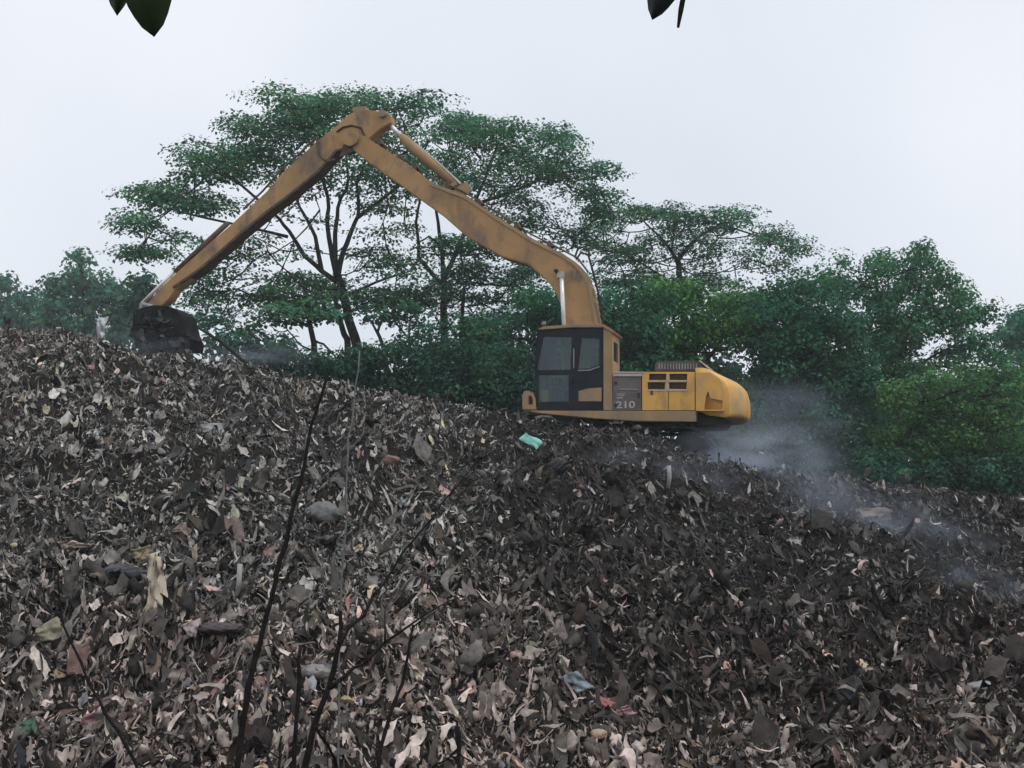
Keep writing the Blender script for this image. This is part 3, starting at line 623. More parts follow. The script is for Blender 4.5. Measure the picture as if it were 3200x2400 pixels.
# engine hood
HL = 1.44
hood_px = [(1917, 1163), (2171, 1162), (2171, 1282), (1917, 1282)]
prism('engine_hood', exs([(1922, 1166), (2168, 1165), (2168, 1281), (1922, 1281)], HL), -HL, HL - .09, M['yellow'], ROOT, .015)
vents = [[(2029, 1168), (2082, 1168), (2081, 1188), (2028, 1188)], [(2092, 1168), (2148, 1168), (2147, 1188), (2092, 1188)], [(2024, 1195), (2079, 1195), (2077, 1217), (2024, 1217)], [(2091, 1195), (2147, 1195), (2144, 1216), (2091, 1216)]]
panel('side_panel', exs([(2007, 1162), (2171, 1162), (2171, 1282), (2007, 1282)], HL), [exs(v, HL) for v in vents], HL, .07, M['yellow'], ROOT)
for v in vents:
    vp = exs(v, HL); xs = [p[0] for p in vp]; zs = [p[1] for p in vp]; mb = MB(); x0, x1, z0, z1 = min(xs), max(xs), min(zs), max(zs)
    for k in range(5):
        zc = z0 + (z1 - z0)*(k + .5)/5
        mb.box(((x0+x1)/2, HL - .045, zc), (x1 - x0 - .004, .045, .012), Matrix.Rotation(.7, 3, 'X'))
    mb.box(((x0+x1)/2, HL - .078, (z0+z1)/2), (x1 - x0 - .002, .012, z1 - z0 - .002)); mb.build('vent_grille', M['brown'], ROOT)
for a, b, c, d in ((2022, 1189.5, 2150, 1193.5), (2084, 1168, 2089.5, 1189), (2082, 1194, 2088.5, 1218), (2022, 1219, 2150, 1222)):
    prism('vent_trim', exs([(a, b), (c, b), (c, d), (a, d)], HL), HL + .001, HL + .02, M['trim'], ROOT, .003)
sdoor = panel('side_door', exs([(1917, 1176), (2004, 1176), (2004, 1282), (1914, 1282)], HL), [], HL - .02, .06, M['dusty'], ROOT)
prism('door_crease', exs([(1934, 1214), (1992, 1216), (1992, 1219), (1934, 1218)], HL), HL - .019, HL - .002, M['grey'], sdoor, .003)
for a, b, c, d in ((1917, 1161.5, 2016, 1166), (1917, 1168.5, 2008, 1176)):
    prism('top_trim', exs([(a, b), (c, b), (c, d), (a, d)], HL), HL - .075, HL + .015, M['trim'], ROOT, .004)
prism('door_post', exs([(2004.5, 1176.5), (2006.5, 1176.5), (2006.5, 1282), (2004.5, 1282)], HL), HL - .08, HL - .01, M['black'], ROOT, .002)
prism('handle_shadow', exs([(2034, 1220), (2040, 1221), (2041, 1233), (2032, 1233)], HL), HL, HL + .03, M['brown'], ROOT, .004)  # brown patch below the vents, painted as a handle's shadow
# "210" in block digits and the worn decal above it, facing the viewer on the side door
def digits(txt, px0, px1, py0, py1, mat, parent):
    cu = bpy.data.curves.new('lettering', 'FONT'); cu.body = txt; cu.extrude = .004; cu.offset = .012; cu.size = 1
    to = bpy.data.objects.new('lettering', cu); COL.objects.link(to)
    dg = bpy.context.evaluated_depsgraph_get(); me = bpy.data.meshes.new_from_object(to.evaluated_get(dg)); bpy.data.objects.remove(to)
    v = np.zeros(len(me.vertices)*3, np.float32); me.vertices.foreach_get('co', v); v = v.reshape(-1, 3)
    lo, hi = v.min(0), v.max(0); a0, z0 = ex(px0, py1, HL); a1, z1 = ex(px1, py0, HL)
    u = (v - lo)/(hi - lo); w = np.stack([a0 + (a1 - a0)*u[:, 0], HL - .018 + .01*u[:, 2], z0 + (z1 - z0)*u[:, 1]], -1)
    me.vertices.foreach_set('co', np.ascontiguousarray(w, np.float32).ravel()); me.update()
    return link('lettering', me, mat, parent)
digits('210', 1925, 1984, 1253, 1276, M['text'], sdoor)
mb = MB()
for (a, b, c, d) in ((1926, 1229, 1952, 1233), (1927, 1235, 1950, 1238), (1927, 1240, 1946, 1246)):
    x0, z0 = ex(a, d, HL); x1, z1 = ex(c, b, HL); mb.box(((x0+x1)/2, HL - .016, (z0+z1)/2), (abs(x1-x0), .006, z1-z0))
mb.build('worn_decal', M['grey'], sdoor)
for a, b in ((1920, 1192), (1920, 1262)):
    prism('hinge', exs([(a, b), (a + 7, b), (a + 7, b + 9), (a, b + 9)], HL), HL - .02, HL + .012, M['rubber'], sdoor, .003)
prism('handle', exs([(1992, 1228), (1999, 1228), (1999, 1242), (1992, 1242)], HL), HL - .02, HL + .015, M['rubber'], sdoor, .004)
prism('panel_seam', exs([(2088, 1224), (2090, 1224), (2090, 1281), (2088, 1281)], HL), HL, HL + .004, M['brown'], ROOT, .001)
# louvred box on the hood
lb = prism('louvre_box', exs([(2046, 1161), (2048, 1133), (2056, 1129), (2178, 1128), (2190, 1132), (2212, 1160)], .7), -.75, .75, M['louvre'], ROOT, .02)
mb = MB()
for k in range(14):
    a, z = ex(2060 + k*9, 1152, .76); mb.box((a, .762, z + .06), (.02, .02, .13))
mb.build('louvre', M['grey'], lb)
prism('exhaust_cowl', exs([(2186, 1129), (2192, 1129), (2232, 1160), (2224, 1162)], .7), -.72, .9, M['trim'], ROOT, .004)
# counterweight lofted over its width, corners rounded in plan
def counterweight():
    prof = exs([(2172, 1290), (2172, 1163), (2228, 1162), (2268, 1181), (2308, 1199), (2326, 1216), (2335, 1246), (2337, 1285), (2334, 1306), (2318, 1314), (2240, 1306)], .35)
    prof2 = []
    for i in range(len(prof)):                    # round the profile: two cuts at each corner
        p, q = Vector(prof[i]), Vector(prof[(i+1) % len(prof)])
        if i in (0, 10): prof2.append(tuple(p)); continue
        o_ = Vector(prof[i-1]); prof2 += [tuple(p.lerp(o_, .3)), tuple(p.lerp(o_, .1).lerp(p.lerp(q, .1), .5)), tuple(p.lerp(q, .3))]
    prof = prof2; a0 = ex(2172, 1200, HL)[0]
    ls = [1.34*math.sin(math.pi/2*i/14) for i in range(-14, 15)]; bm = bmesh.new(); rings = []
    amin = min(a for a, z in prof)
    for l in ls:
        k = 1 - .30*(abs(l)/1.34)**4; fz = 1 - .03*(abs(l) > 1.33)
        rings.append([bm.verts.new((a0 + (min(a, a0) - a0)*k, l, z)) for a, z in prof])
    n = len(prof)
    for i in range(len(ls)-1):
        for j in range(n): bm.faces.new((rings[i][j], rings[i][(j+1) % n], rings[i+1][(j+1) % n], rings[i+1][j]))
    bm.faces.new(rings[0]); bm.faces.new(list(reversed(rings[-1])))
    bmesh.ops.recalc_face_normals(bm, faces=bm.faces)
    me = bpy.data.meshes.new('counterweight'); bm.to_mesh(me); bm.free()
    o = link('counterweight', me, M['cwt'], ROOT, True)
    panel('side_plate', exs([(2174, 1164), (2218, 1164), (2244, 1180), (2258, 1196), (2262, 1225), (2262, 1284), (2174, 1284)], HL), [exs([(2200, 1280), (2206, 1238), (2213, 1222), (2220, 1244), (2258, 1252), (2258, 1280)], HL)], HL, .1, M['cwt'], o)
counterweight()
# boom
BL = .3
boom_px = [(1100, 462), (1098, 430), (1112, 414), (1138, 424), (1195, 461), (1285, 520), (1350, 571), (1460, 613), (1549, 674), (1667, 747), (1761, 794), (1800, 820), (1826, 850), (1843, 890), (1854, 935), (1866, 1010), (1890, 1180),
           (1800, 1230), (1772, 1040), (1757, 971), (1744, 928), (1722, 892), (1690, 860), (1651, 827), (1570, 803), (1460, 741), (1386, 676), (1317, 627), (1228, 562), (1155, 511), (1112, 476)]
boom = prism('boom', exs(boom_px, BL), -BL, BL, M['arm'], ROOT, .025)
bt = [(1350, 571), (1460, 613), (1549, 674), (1667, 747), (1761, 794), (1800, 820), (1826, 850), (1843, 890), (1854, 935), (1866, 1010), (1890, 1180)]
tp = exs([(x, y) for x, y in bt], BL); tp2 = exs([(x-7, y+9) for x, y in bt], BL)
prism('top_flange', tp + list(reversed(tp2)), -BL - .03, BL + .03, M['tan'], boom, .004)
mb = MB(); p = P3(1111, 442, 0); mb.tube([(p.x, -.42, p.z), (p.x, .42, p.z)], .22, 22); mb.build('pin_boss', M['arm'], boom)
# weathered patches are on the paint; brackets and pipes along the boom top
mb = MB()
for a, b in ((1190, 448), (1300, 522), (1400, 582), (1500, 636), (1620, 712), (1720, 766)):
    q = P3(a, b, .12); mb.box(q, (.12, .3, .16), Matrix.Rotation(.5, 3, 'Y'))
for l in (.05, .13, .2):
    mb.tube([P3(a, b, l) for a, b in ((1180, 440), (1260, 494), (1345, 552), (1450, 600), (1545, 658), (1660, 732), (1755, 780), (1805, 806), (1838, 850))], .025, 6)
mb.build('pipe_run', M['brown'], boom)
mb = MB()
mb.tube([P3(a, b, .1) for a, b in ((1800, 812), (1815, 790), (1838, 795), (1848, 830), (1866, 900), (1880, 960), (1884, 1000))], .03, 6)
mb.tube([P3(a, b, -.1) for a, b in ((1796, 806), (1806, 776), (1830, 770), (1846, 800))], .03, 6)
mb.build('hydraulic_hose', M['rubber'], boom)

for x, y in ((1590, 740), (1240, 520)):           # weld seam plates across the boom side
    q = [(x - 4, y - 40), (x + 4, y - 36), (x - 34, y + 28), (x - 42, y + 24)]
    prism('seam_plate', exs(q, BL), BL, BL + .008, M['arm'], boom, .002)
mb = MB()
for k, (dx, l) in enumerate(((0, .22), (14, .06), (-8, -.1))):
    mb.tube([P3(a, b, l) for a, b in ((1140 + dx, 428), (1128 + dx, 400 - 4*k), (1100 + dx*.5, 392 - 5*k), (1072, 398), (1052, 412))], .026, 7)
mb.build('looping_hose', M['rubber'], boom)
# boom cylinders (one each side)
for l, nm in ((.46, 0), (-.46, 1)):
    rod = MB(); rod.tube([P3(1755, 866, l), P3(1765, 1060, l)], .055, 12)
    cyl = MB(); cyl.tube([P3(1764.5, 1050, l), P3(1775, 1255, l)], .1, 14)
    c = cyl.build('boom_cylinder', M['arm'], ROOT, True); rod.build('rod', M['chrome'], c, True)
    eye = MB(); q = P3(1752, 858, l); eye.box(q, (.17, .12, .16)); eye.build('rod_eye', M['trim'], c)
mb = MB(); q = P3(1752, 858, 0); mb.tube([(q.x, -.56, q.z), (q.x, .56, q.z)], .05, 12); mb.build('cross_pin', M['steel'], boom)

# stick
SL = .2
stick_px = [(1221, 384), (1219, 360), (1206, 349), (1188, 351), (1178, 346), (1147, 343), (1110, 347), (1088, 358), (1058, 387), (997, 434), (879, 544), (830, 601), (716, 707), (635, 776), (545, 857), (500, 900), (462, 945),
            (456, 958), (490, 968), (528, 935), (548, 905), (624, 845), (698, 781), (749, 735), (841, 660), (906, 611), (993, 540), (1052, 472), (1103, 462), (1138, 448), (1168, 420), (1196, 398)]
stick = prism('stick', exs(stick_px, SL), -SL, SL, M['arm'], ROOT, .022)
lowf = [(540, 896), (622, 840), (696, 776), (747, 730), (839, 655), (904, 606), (991, 535), (1050, 468), (1100, 458)]
prism('shaded_underside', exs(lowf, SL) + list(reversed(exs([(x+5, y+6) for x, y in lowf], SL))), -SL - .04, SL + .05, M['brown'], stick, .006)  # added dark strip: the stick's underside shade put into its colour
panel('joint_plate', exs([(1062, 492), (1072, 462), (1082, 440), (1096, 427), (1112, 425), (1128, 432), (1136, 446), (1126, 464), (1108, 474), (1090, 482)], SL), [], SL + .05, .05, M['brown'], stick)
mb = MB(); mb.tube([P3(a, b, SL + .04) for a, b in ((990, 424), (992, 450), (997, 478), (1008, 496), (1026, 504), (1046, 498))], .03, 7); mb.build('hydraulic_hose', M['brown'], stick)
mb = MB(); q = P3(1206, 364, 0); mb.tube([(q.x, -.34, q.z), (q.x, .34, q.z)], .1, 14); q = P3(1128, 345, 0); mb.box(q, (.35, .3, .12)); mb.build('tail_lug', M['tan'], stick)
mb = MB()
for l in (.1, -.1): mb.tube([P3(a, b, l) for a, b in ((990, 428), (930, 485), (872, 538), (822, 596), (760, 655))], .028, 6)
mb.build('pipe_run', M['brown'], stick)
# stick cylinder over the boom
c = MB(); c.tube([P3(1252, 424, .0), P3(1262, 434, .0), P3(1300, 468, 0), P3(1436, 588, 0)], [.075, .12, .135, .135], 16)
cy = c.build('stick_cylinder', M['tan'], ROOT, True)
c = MB(); c.tube([P3(1208, 380, 0), P3(1256, 428, 0)], .06, 12); c.build('rod', M['chrome'], cy, True)
c = MB()
for l in (.14, -.14): c.box(P3(1447, 596, l), (.42, .05, .3), Matrix.Rotation(.55, 3, 'Y'))
c.box(P3(1418, 585, 0), (.25, .4, .1), Matrix.Rotation(.55, 3, 'Y')); c.build('bracket', M['tan'], cy)
c = MB(); c.tube([P3(1300, 452, .05), P3(1360, 500, .05), P3(1430, 565, .1), P3(1440, 575, .15)], .03, 6); c.build('hydraulic_pipe', M['trim'], cy)
# bucket cylinder along the stick's upper side
c = MB(); c.tube([P3(712, 697, 0), P3(622, 780, 0), P3(548, 850, 0)], .075, 12); cy = c.build('bucket_cylinder', M['brown'], ROOT, True)
c = MB(); c.tube([P3(548, 845, 0), P3(444, 948, 0)], .05, 10); c.build('rod', M['chrome'], cy, True)
for l in (.28, -.28): c = MB(); c.tube([P3(444, 948, l), P3(440, 985, l), P3(441, 1022, l)], .07, 8); c.tube([P3(444, 950, l), P3(488, 962, l)], .06, 8); c.build('bucket_link', M['grey'], ROOT)

# bucket: two cheek plates, wrapped back, lip and teeth
BW = .44
cheek = exs([(416, 972), (443, 962), (478, 953), (525, 957), (548, 968), (566, 984), (573, 1012), (580, 1042), (592, 1066), (588, 1092), (530, 1096), (470, 1086), (428, 1056), (414, 1008)], BW)
bk = prism('bucket', cheek, BW - .05, BW, M['steel'], ROOT, .008); prism('cheek_plate', cheek, -BW, -BW + .05, M['steel'], bk, .008)
bck = [(416, 972), (443, 962), (478, 953), (525, 957), (548, 968), (566, 984), (573, 1012), (580, 1042), (586, 1056)]
inn = [(424, 980), (445, 970), (478, 961), (522, 965), (541, 974), (557, 989), (564, 1014), (571, 1043), (577, 1058)]
prism('bucket_back', exs(bck, BW) + list(reversed(exs(inn, BW))), -BW + .054, BW - .054, M['steel'], bk, .006)
prism('bucket_floor', exs([(416, 972), (414, 1008), (428, 1056), (436, 1052), (423, 1006), (424, 980)], BW), -BW + .054, BW - .054, M['steel'], bk, .004)
for k in range(5):
    l = -BW + .06 + (2*BW - .12)*k/4; a = ex(429, 1054, BW); mb = MB(); mb.tube([(a[0] + .02, l, a[1] + .06), (a[0] + .0, l, a[1] - .08), (a[0] - .08, l, a[1] - .22)], [.05, .045, .015], 4); mb.build('tooth', M['steel'], bk)
prism('wear_strip', exs([(446, 990), (540, 994), (541, 1001), (446, 998)], BW), BW, BW + .012, M['rubber'], bk, .003)
def grabbed_load():
    rg = np.random.default_rng(5); Vs, Fs, Cs = [], [], []; n0 = 0; rd = random.Random(3)
    for i in range(520):
        P, Fk = TPL[rd.randrange(len(TPL))]; k = rd.uniform(.1, .42); Rm = rotmats(np.array([rd.uniform(0, 6.3)]), np.array([rd.gauss(0, .9)]), np.array([rd.gauss(0, .9)]))[0]
        t = rd.random(); up = (i > 400)*rd.uniform(0, 75)
        if up: k *= .6
        c = Vector(RM @ P3(430 + (150 - .5*up)*t + rd.gauss(0, 8), 1052 - up + 30*t + rd.uniform(-22, 34), BW + .03 if up else rd.uniform(-BW, BW + .15)))
        V = P*k @ Rm.T + np.array(c); Vs.append(V); Fs.append(Fk + n0); n0 += len(P); v = rd.choice((.012, .02, .03, .05, .09)); Cs.append(np.tile((v*1.05, v, v*.95, 1), (len(P), 1)))
    tag(np_mesh('grabbed_rubbish', np.concatenate(Vs), np.concatenate(Fs), M['litter'], col=np.concatenate(Cs), smooth=True), 'dark ragged heap of rubbish gathered at the mouth of the bucket', 'rubbish', kind='stuff')
grabbed_load()

# ------------------------------------------------------------------ bare saplings in front
def sapling(label, Y, stems, mat='twig', name='bare_sapling', group=None):
    f = stems[0][0][0]; p0 = at(f[0], f[1], Y); gz = ground(p0.x, Y)
    root = empty(name, (p0.x, Y, gz)); tag(root, label, 'sapling', group); inv = Vector((p0.x, Y, gz)); rd = random.Random(int(f[0]))
    for k, (pts, w0, w1) in enumerate(stems):
        P = [at(a, b, Y + (.10*i if k else .03*i)) - inv for i, (a, b) in enumerate(pts)]
        if k == 0: P = [Vector((P[0].x - .01, P[0].y, -.15))] + P
        Q = []
        for i in range(len(P)-1):
            for t in (0, .5): Q.append(P[i].lerp(P[i+1], t) + Vector((rd.gauss(0, .004), rd.gauss(0, .006), rd.gauss(0, .004)))*(i > 0 or t > 0))
        Q.append(P[-1]); n = len(Q); s = Y/FPX/2*.82
        mb = MB(); rr = [(w0 + (w1 - w0)*i/(n-1))*s*(1 + .18*(rd.random() < .3)) for i in range(n)]
        mb.tube(Q, rr, 8)
        if k == 0 or True:
            for i in range(2, n-1):
                if rd.random() < .35:   # buds and snapped side twigs
                    d = Vector((rd.choice((-1, 1))*rd.uniform(.3, 1), rd.uniform(-.4, .4), rd.uniform(.4, 1.2))).normalized()
                    L = rd.uniform(.02, .07); mb.tube([Q[i], Q[i] + d*L*.6, Q[i] + d*L + Vector((0, 0, .01))], [rr[i]*.5, rr[i]*.35, rr[i]*.15], 5)
        mb.build('stem' if k == 0 else 'twig', M[mat], root, True)
    return root
sapling('tallest dark bare sapling, its tip reaching above the rubbish crest', 9, [([(736, 2430), (749, 2315), (767, 2202), (785, 2103), (812, 2003), (835, 1922), (862, 1818), (867, 1778), (894, 1706), (923, 1561), (953, 1444), (975, 1326), (998, 1249), (1023, 1163)], 26, 11),
    ([(990, 1268), (982, 1274), (975, 1282)], 10, 5)])
sapling('short straight dark bare sapling without branches, left of the forked one', 8.6, [([(914, 2430), (920, 2330), (928, 2247), (937, 2112), (941, 2017)], 20, 13)])
sapling('forked dark bare sapling with two long twigs reaching up to the right', 8.8, [([(946, 2430), (962, 2340), (984, 2270), (1011, 2179), (1043, 2089), (1061, 2003), (1063, 1908)], 30, 14),
    ([(1030, 2150), (1080, 2110), (1133, 2075), (1201, 2008), (1287, 1949), (1368, 1895), (1450, 1863)], 16, 4),
    ([(1060, 2010), (1090, 1970), (1133, 1926), (1165, 1863), (1188, 1841), (1256, 1733), (1346, 1620), (1427, 1520), (1495, 1434)], 15, 4),
    ([(985, 2270), (1025, 2329), (1045, 2370), (1057, 2430)], 12, 12), ([(1148, 1895), (1125, 1840), (1120, 1790)], 8, 3), ([(1203, 2006), (1206, 1950), (1203, 1900)], 8, 4)])
sapling('crooked dark bare sapling right of the forked one', 8.4, [([(1180, 2430), (1190, 2340), (1201, 2292), (1233, 2193), (1256, 2139), (1274, 2057), (1292, 1953)], 18, 9), ([(1203, 2250), (1170, 2245), (1150, 2248)], 7, 3), ([(1290, 1960), (1330, 1935), (1375, 1900)], 7, 3)])
sapling('short dark twig sticking up at the lower centre, rightmost of the saplings', 8.0, [([(1432, 2430), (1431, 2340), (1429, 2270)], 12, 16), ([(1430, 2340), (1395, 2370), (1350, 2400)], 8, 4), ([(1431, 2350), (1470, 2380)], 7, 4)])
sapling('thin dark bare sapling leaning left in the lower left corner', 8.8, [([(440, 2430), (424, 2390), (386, 2313), (352, 2265), (308, 2193), (265, 2106), (236, 2034), (198, 1957), (183, 1884), (181, 1780)], 15, 7), ([(192, 1930), (160, 1905), (150, 1880)], 8, 3)])
sapling('pale grey thin twig standing beside the tallest sapling', 10.5, [([(1055, 2430), (1062, 2050), (1070, 1800), (1078, 1660), (1084, 1530), (1088, 1416), (1098, 1320), (1111, 1213), (1124, 1095)], 9, 5)], 'pale_twig', 'dry_twig')
sapling('thin dark stem rising from the bottom edge between two saplings', 8.5, [([(872, 2430), (874, 2360), (880, 2300)], 12, 9), ([(874, 2370), (820, 2330), (770, 2318)], 7, 4)])

# overhanging leaves close to the camera at the top edge
def leaf_blade(outline, Y, mat, name, parent, bend):
    inv = Vector(parent.location); n = 9; (x0, y0), (x1, y1), hw = outline; mb = MB(); V = []; Fc = []
    ax = Vector((x1 - x0, y1 - y0)); ln = ax.length; ax.normalize(); nr = Vector((-ax.y, ax.x))
    for i in range(n+1):
        t = i/n; w = hw*(math.sin(math.pi*min(1, t*.92 + .06))**.75)*(1 - .25*t) if i < n else 0
        for k in (-1, -.5, 0, .5, 1):
            c = Vector((x0, y0)) + ax*ln*t + nr*w*k
            V.append(at(c.x, c.y, Y + bend*t*t + .012*abs(k)*1.0) - inv)
    for i in range(n):
        for k in range(4): a = i*5 + k; Fc.append((a, a+1, a+6, a+5))
    mb.add(V, Fc); o = mb.build(name, mat, parent, True)
    sm = o.modifiers.new('thick', 'SOLIDIFY'); sm.thickness = .0006; return o
M['near_leaf'] = noise_mat('near_leaf', (.012, .03, .006), (.022, .05, .01), 30, .6, c3=(.02, .02, .008), s3=40)
M['dark_leaf'] = noise_mat('dark_leaf', (.008, .009, .012), (.015, .017, .02), 30, .6)
def sprig(label, Y, twig_px, blades, mat):
    p0 = at(*twig_px[0], Y); r = empty('leafy_sprig', p0); tag(r, label, 'leaves'); mb = MB()
    mb.tube([at(a, b, Y) - p0 for a, b in twig_px], [.004]*(len(twig_px)-1) + [.002], 6); mb.build('twig', M['twig'], r)
    for o, yo, bend in blades: leaf_blade(o, Y + yo, mat, 'leaf', r, bend)
sprig('two broad green leaves hanging into the top left', 2.0, [(200, -420), (330, -330), (430, -230)], [(((440, -190), (482, 116), 92), 0, .05), (((380, -260), (366, 50), 62), .03, .04)], M['near_leaf'])
sprig('dark pointed leaf and thin dry stalk hanging at the top edge, right of centre', 2.1, [(2250, -400), (2180, -250), (2145, -60), (2128, 30), (2119, 86)], [(((2120, -170), (2038, 63), 62), 0, .03)], M['dark_leaf'])

# ------------------------------------------------------------------ single pieces of rubbish one can point at
def flat_mat(name, c, rough=.55): return noise_mat(name, tuple(x*.75 for x in c), tuple(min(1, x*1.15) for x in c), 5, rough, .3, 10)
def sheet(name, label, cat, quad, c, crum=.05, th=.012, tilt=0.0, Yoff=-.15, seed=1, n=10, base=None):
    """a crumpled sheet whose four corners were measured on the slope; tilt leans its top away"""
    rg = np.random.default_rng(seed); cx = sum(q[0] for q in quad)/4; cyb = max(q[1] for q in quad)
    b = hit(base[0], base[1]) if base else hit(cx, cyb); Y0 = b.y + Yoff
    C = [at(a, bq, Y0 + tilt*(cyb - bq)*Y0/FPX) for a, bq in quad]; inv = sum(C, Vector())/4; inv = Vector((inv.x, inv.y, min(p.z for p in C)))
    us = np.linspace(0, 1, n); V = []
    nz = rg.normal(0, 1, (n, n)); nz = (nz + np.roll(nz, 1, 0) + np.roll(nz, 1, 1) + np.roll(nz, -1, 0))/2
    sz = (C[0] - C[2]).length
    for i, u in enumerate(us):
        for j, v in enumerate(us):
            p = (C[0]*(1-u) + C[1]*u)*(1-v) + (C[3]*(1-u) + C[2]*u)*v
            e = .035*sz*math.sin(7*u + seed)*(v in (0, 1)) + .03*sz*math.sin(6*v + seed*2)*(u in (0, 1))
            p = p + Vector((e, -crum*sz*(nz[i, j] + math.sin(u*4 + seed)*.8 + math.sin(v*5 + seed*2)*.6), e*.6)); V.append(p - inv)
    F = grid_faces(n, n); o = np_mesh(name, np.array([tuple(v) for v in V]), F, flat_mat(name, c), None)
    o.location = inv; m = o.modifiers.new('thick', 'SOLIDIFY'); m.thickness = th; tag(o, label, cat); return o
def lump(name, label, cat, px, py, w, h, c, seed=1, Yoff=-.1, rough=.5):
    rg = np.random.default_rng(seed); b = hit(px, py + h*.4); Y0 = b.y + Yoff; p = at(px, py, Y0); s = Y0/FPX
    bm = bmesh.new(); bmesh.ops.create_icosphere(bm, subdivisions=4, radius=1); q = rg.normal(0, 1, (6, 3))*2.4; ph = rg.uniform(0, 6, 6); q2 = rg.normal(0, 1, (5, 3))*6
    for v in bm.verts:
        d = sum(math.sin(v.co.dot(Vector(q[k])) + ph[k]) for k in range(6))*.055 + abs(math.sin(v.co.dot(Vector(q[0])*1.6) + 1.5*math.sin(v.co.dot(Vector(q[1])))))*.14 - .1 + sum(abs(math.sin(v.co.dot(Vector(q2[k])) + 2*math.sin(v.co.dot(Vector(q[k])))))*.045 for k in range(5))
        v.co = v.co*(1 + d); v.co = Vector((v.co.x*w*s/2, v.co.y*w*s/2.4, v.co.z*h*s/2.7 - .12*h*s))
    me = bpy.data.meshes.new(name); bm.to_mesh(me); bm.free(); o = link(name, me, flat_mat(name, c, rough), None, True); o.location = p; tag(o, label, cat); return o
def pipe(name, label, cat, pts, w, c):
    b = hit(*pts[-1]); Y0 = b.y - .1; P = [at(a, d, Y0) for a, d in pts]; inv = P[-1]; mb = MB(); mb.tube([p - inv for p in P], w*Y0/FPX/2, 10); o = mb.build(name, flat_mat(name, c), None, True); o.location = inv; tag(o, label, cat)
sheet('plastic_sheet', 'pale turquoise plastic sheet lying below the excavator cab', 'sheet', [(1643, 1352), (1698, 1381), (1678, 1405), (1622, 1370)], (.25, .62, .52), .02, .01, .3, -.3, 3)
sheet('paper_sack', 'tall cream coloured paper sack standing crumpled at the left of the slope', 'sack', [(462, 1728), (508, 1735), (520, 1925), (455, 1905)], (.50, .42, .31), .07, .02, .4, -.25, 5)
sheet('sack_flap', 'brownish flap of sacking folded over just above the cream sack', 'sacking', [(405, 1722), (470, 1705), (470, 1760), (425, 1752)], (.24, .19, .11), .08, .015, .4, -.2, 8)
lump('rubbish_bag', 'black rubbish bag just left of the cream paper sack', 'bag', 385, 1795, 130, 90, (.012, .013, .018), 4)
lump('rubbish_bag', 'shiny dark maroon bag slumped below and right of the cream sack', 'bag', 690, 1960, 120, 46, (.03, .014, .014), 9)
sheet('plastic_scrap', 'pinkish white plastic scrap with a raised corner right of the cream sack', 'scrap', [(568, 1952), (628, 1930), (612, 1992), (585, 1985)], (.36, .29, .28), .08, .01, .6, -.2, 12)
lump('plastic_bag', 'flattened grey plastic bag between the two lower saplings', 'bag', 990, 2092, 80, 56, (.22, .20, .19), 14)
lump('plastic_bag', 'dull grey bulging bag halfway up the slope right of the tallest sapling', 'bag', 1010, 1595, 105, 85, (.13, .128, .125), 15)
sheet('cardboard_piece', 'olive tan cardboard piece with a torn edge low at the far left', 'cardboard', [(110, 1965), (180, 1925), (212, 2010), (115, 2000)], (.27, .25, .17), .05, .02, .7, -.15, 16)
sheet('cardboard_piece', 'peach coloured cardboard strip on the upper left slope', 'cardboard', [(150, 1690), (285, 1700), (310, 1730), (170, 1732)], (.42, .31, .25), .05, .02, .8, -.15, 17)
sheet('cloth_scrap', 'coral red cloth scrap lying low on the slope right of centre', 'cloth', [(1850, 2170), (1930, 2195), (1885, 2225), (1865, 2210)], (.33, .09, .085), .06, .012, .8, -.15, 18)
sheet('cloth_scrap', 'dull pink cloth scrap below the coral red one', 'cloth', [(1880, 2228), (1960, 2205), (1990, 2228), (1900, 2240)], (.33, .19, .2), .06, .012, .8, -.15, 19)
sheet('cloth_scrap', 'dusty rose rag at the lower left by the leaning sapling', 'cloth', [(262, 2235), (318, 2215), (312, 2275), (255, 2290)], (.22, .11, .12), .07, .012, .6, -.15, 20)
sheet('cloth_scrap', 'dark green rag in the lower left corner', 'cloth', [(45, 2260), (110, 2245), (118, 2310), (60, 2318)], (.03, .09, .05), .07, .012, .7, -.15, 21)
lump('plastic_bag', 'reddish brown round bag half buried in the grey middle slope', 'bag', 1222, 1436, 52, 40, (.2, .11, .1), 22)
sheet('board', 'pale grey flat board on the upper slope left of the tallest sapling', 'board', [(625, 1325), (700, 1322), (700, 1352), (622, 1358)], (.3, .3, .3), .03, .02, .8, -.2, 23)
pipe('pipe', 'upright pale pipe stuck in the dark rubbish under the counterweight', 'pipe', [(2090, 1455), (2092, 1490), (2088, 1526)], 14, (.34, .34, .35))
pipe('pipe', 'leaning pale tube on the left slope right of the cream sack', 'pipe', [(750, 1762), (747, 1820), (738, 1866)], 16, (.38, .37, .35))
lump('rubbish_bag', 'black round bag in the smoky hollow below the excavator', 'bag', 1745, 1448, 50, 66, (.01, .01, .013), 24)
lump('plastic_bag', 'pale grey crumpled bag on the dark lower right slope', 'bag', 3068, 2140, 66, 40, (.28, .27, .27), 25)
sheet('plastic_scrap', 'white torn plastic standing up on the crest left of the bucket', 'scrap', [(303, 990), (332, 992), (324, 1084), (312, 1084)], (.6, .62, .66), .07, .006, .2, -.1, 26, base=(318, 1072))
sheet('cloth_scrap', 'dusty brown sacking on the right crest edge', 'cloth', [(2680, 1590), (2780, 1585), (2790, 1625), (2700, 1640)], (.17, .12, .09), .06, .015, .8, -.15, 28)
sheet('plastic_scrap', 'grey plastic sheet draped on the lower slope at bottom centre right', 'scrap', [(1740, 2120), (1800, 2095), (1860, 2150), (1790, 2165)], (.2, .24, .26), .06, .01, .7, -.15, 29)
lump('ball', 'tan rounded ball like container near the bottom centre', 'container', 1872, 2290, 46, 40, (.42, .3, .2), 30)
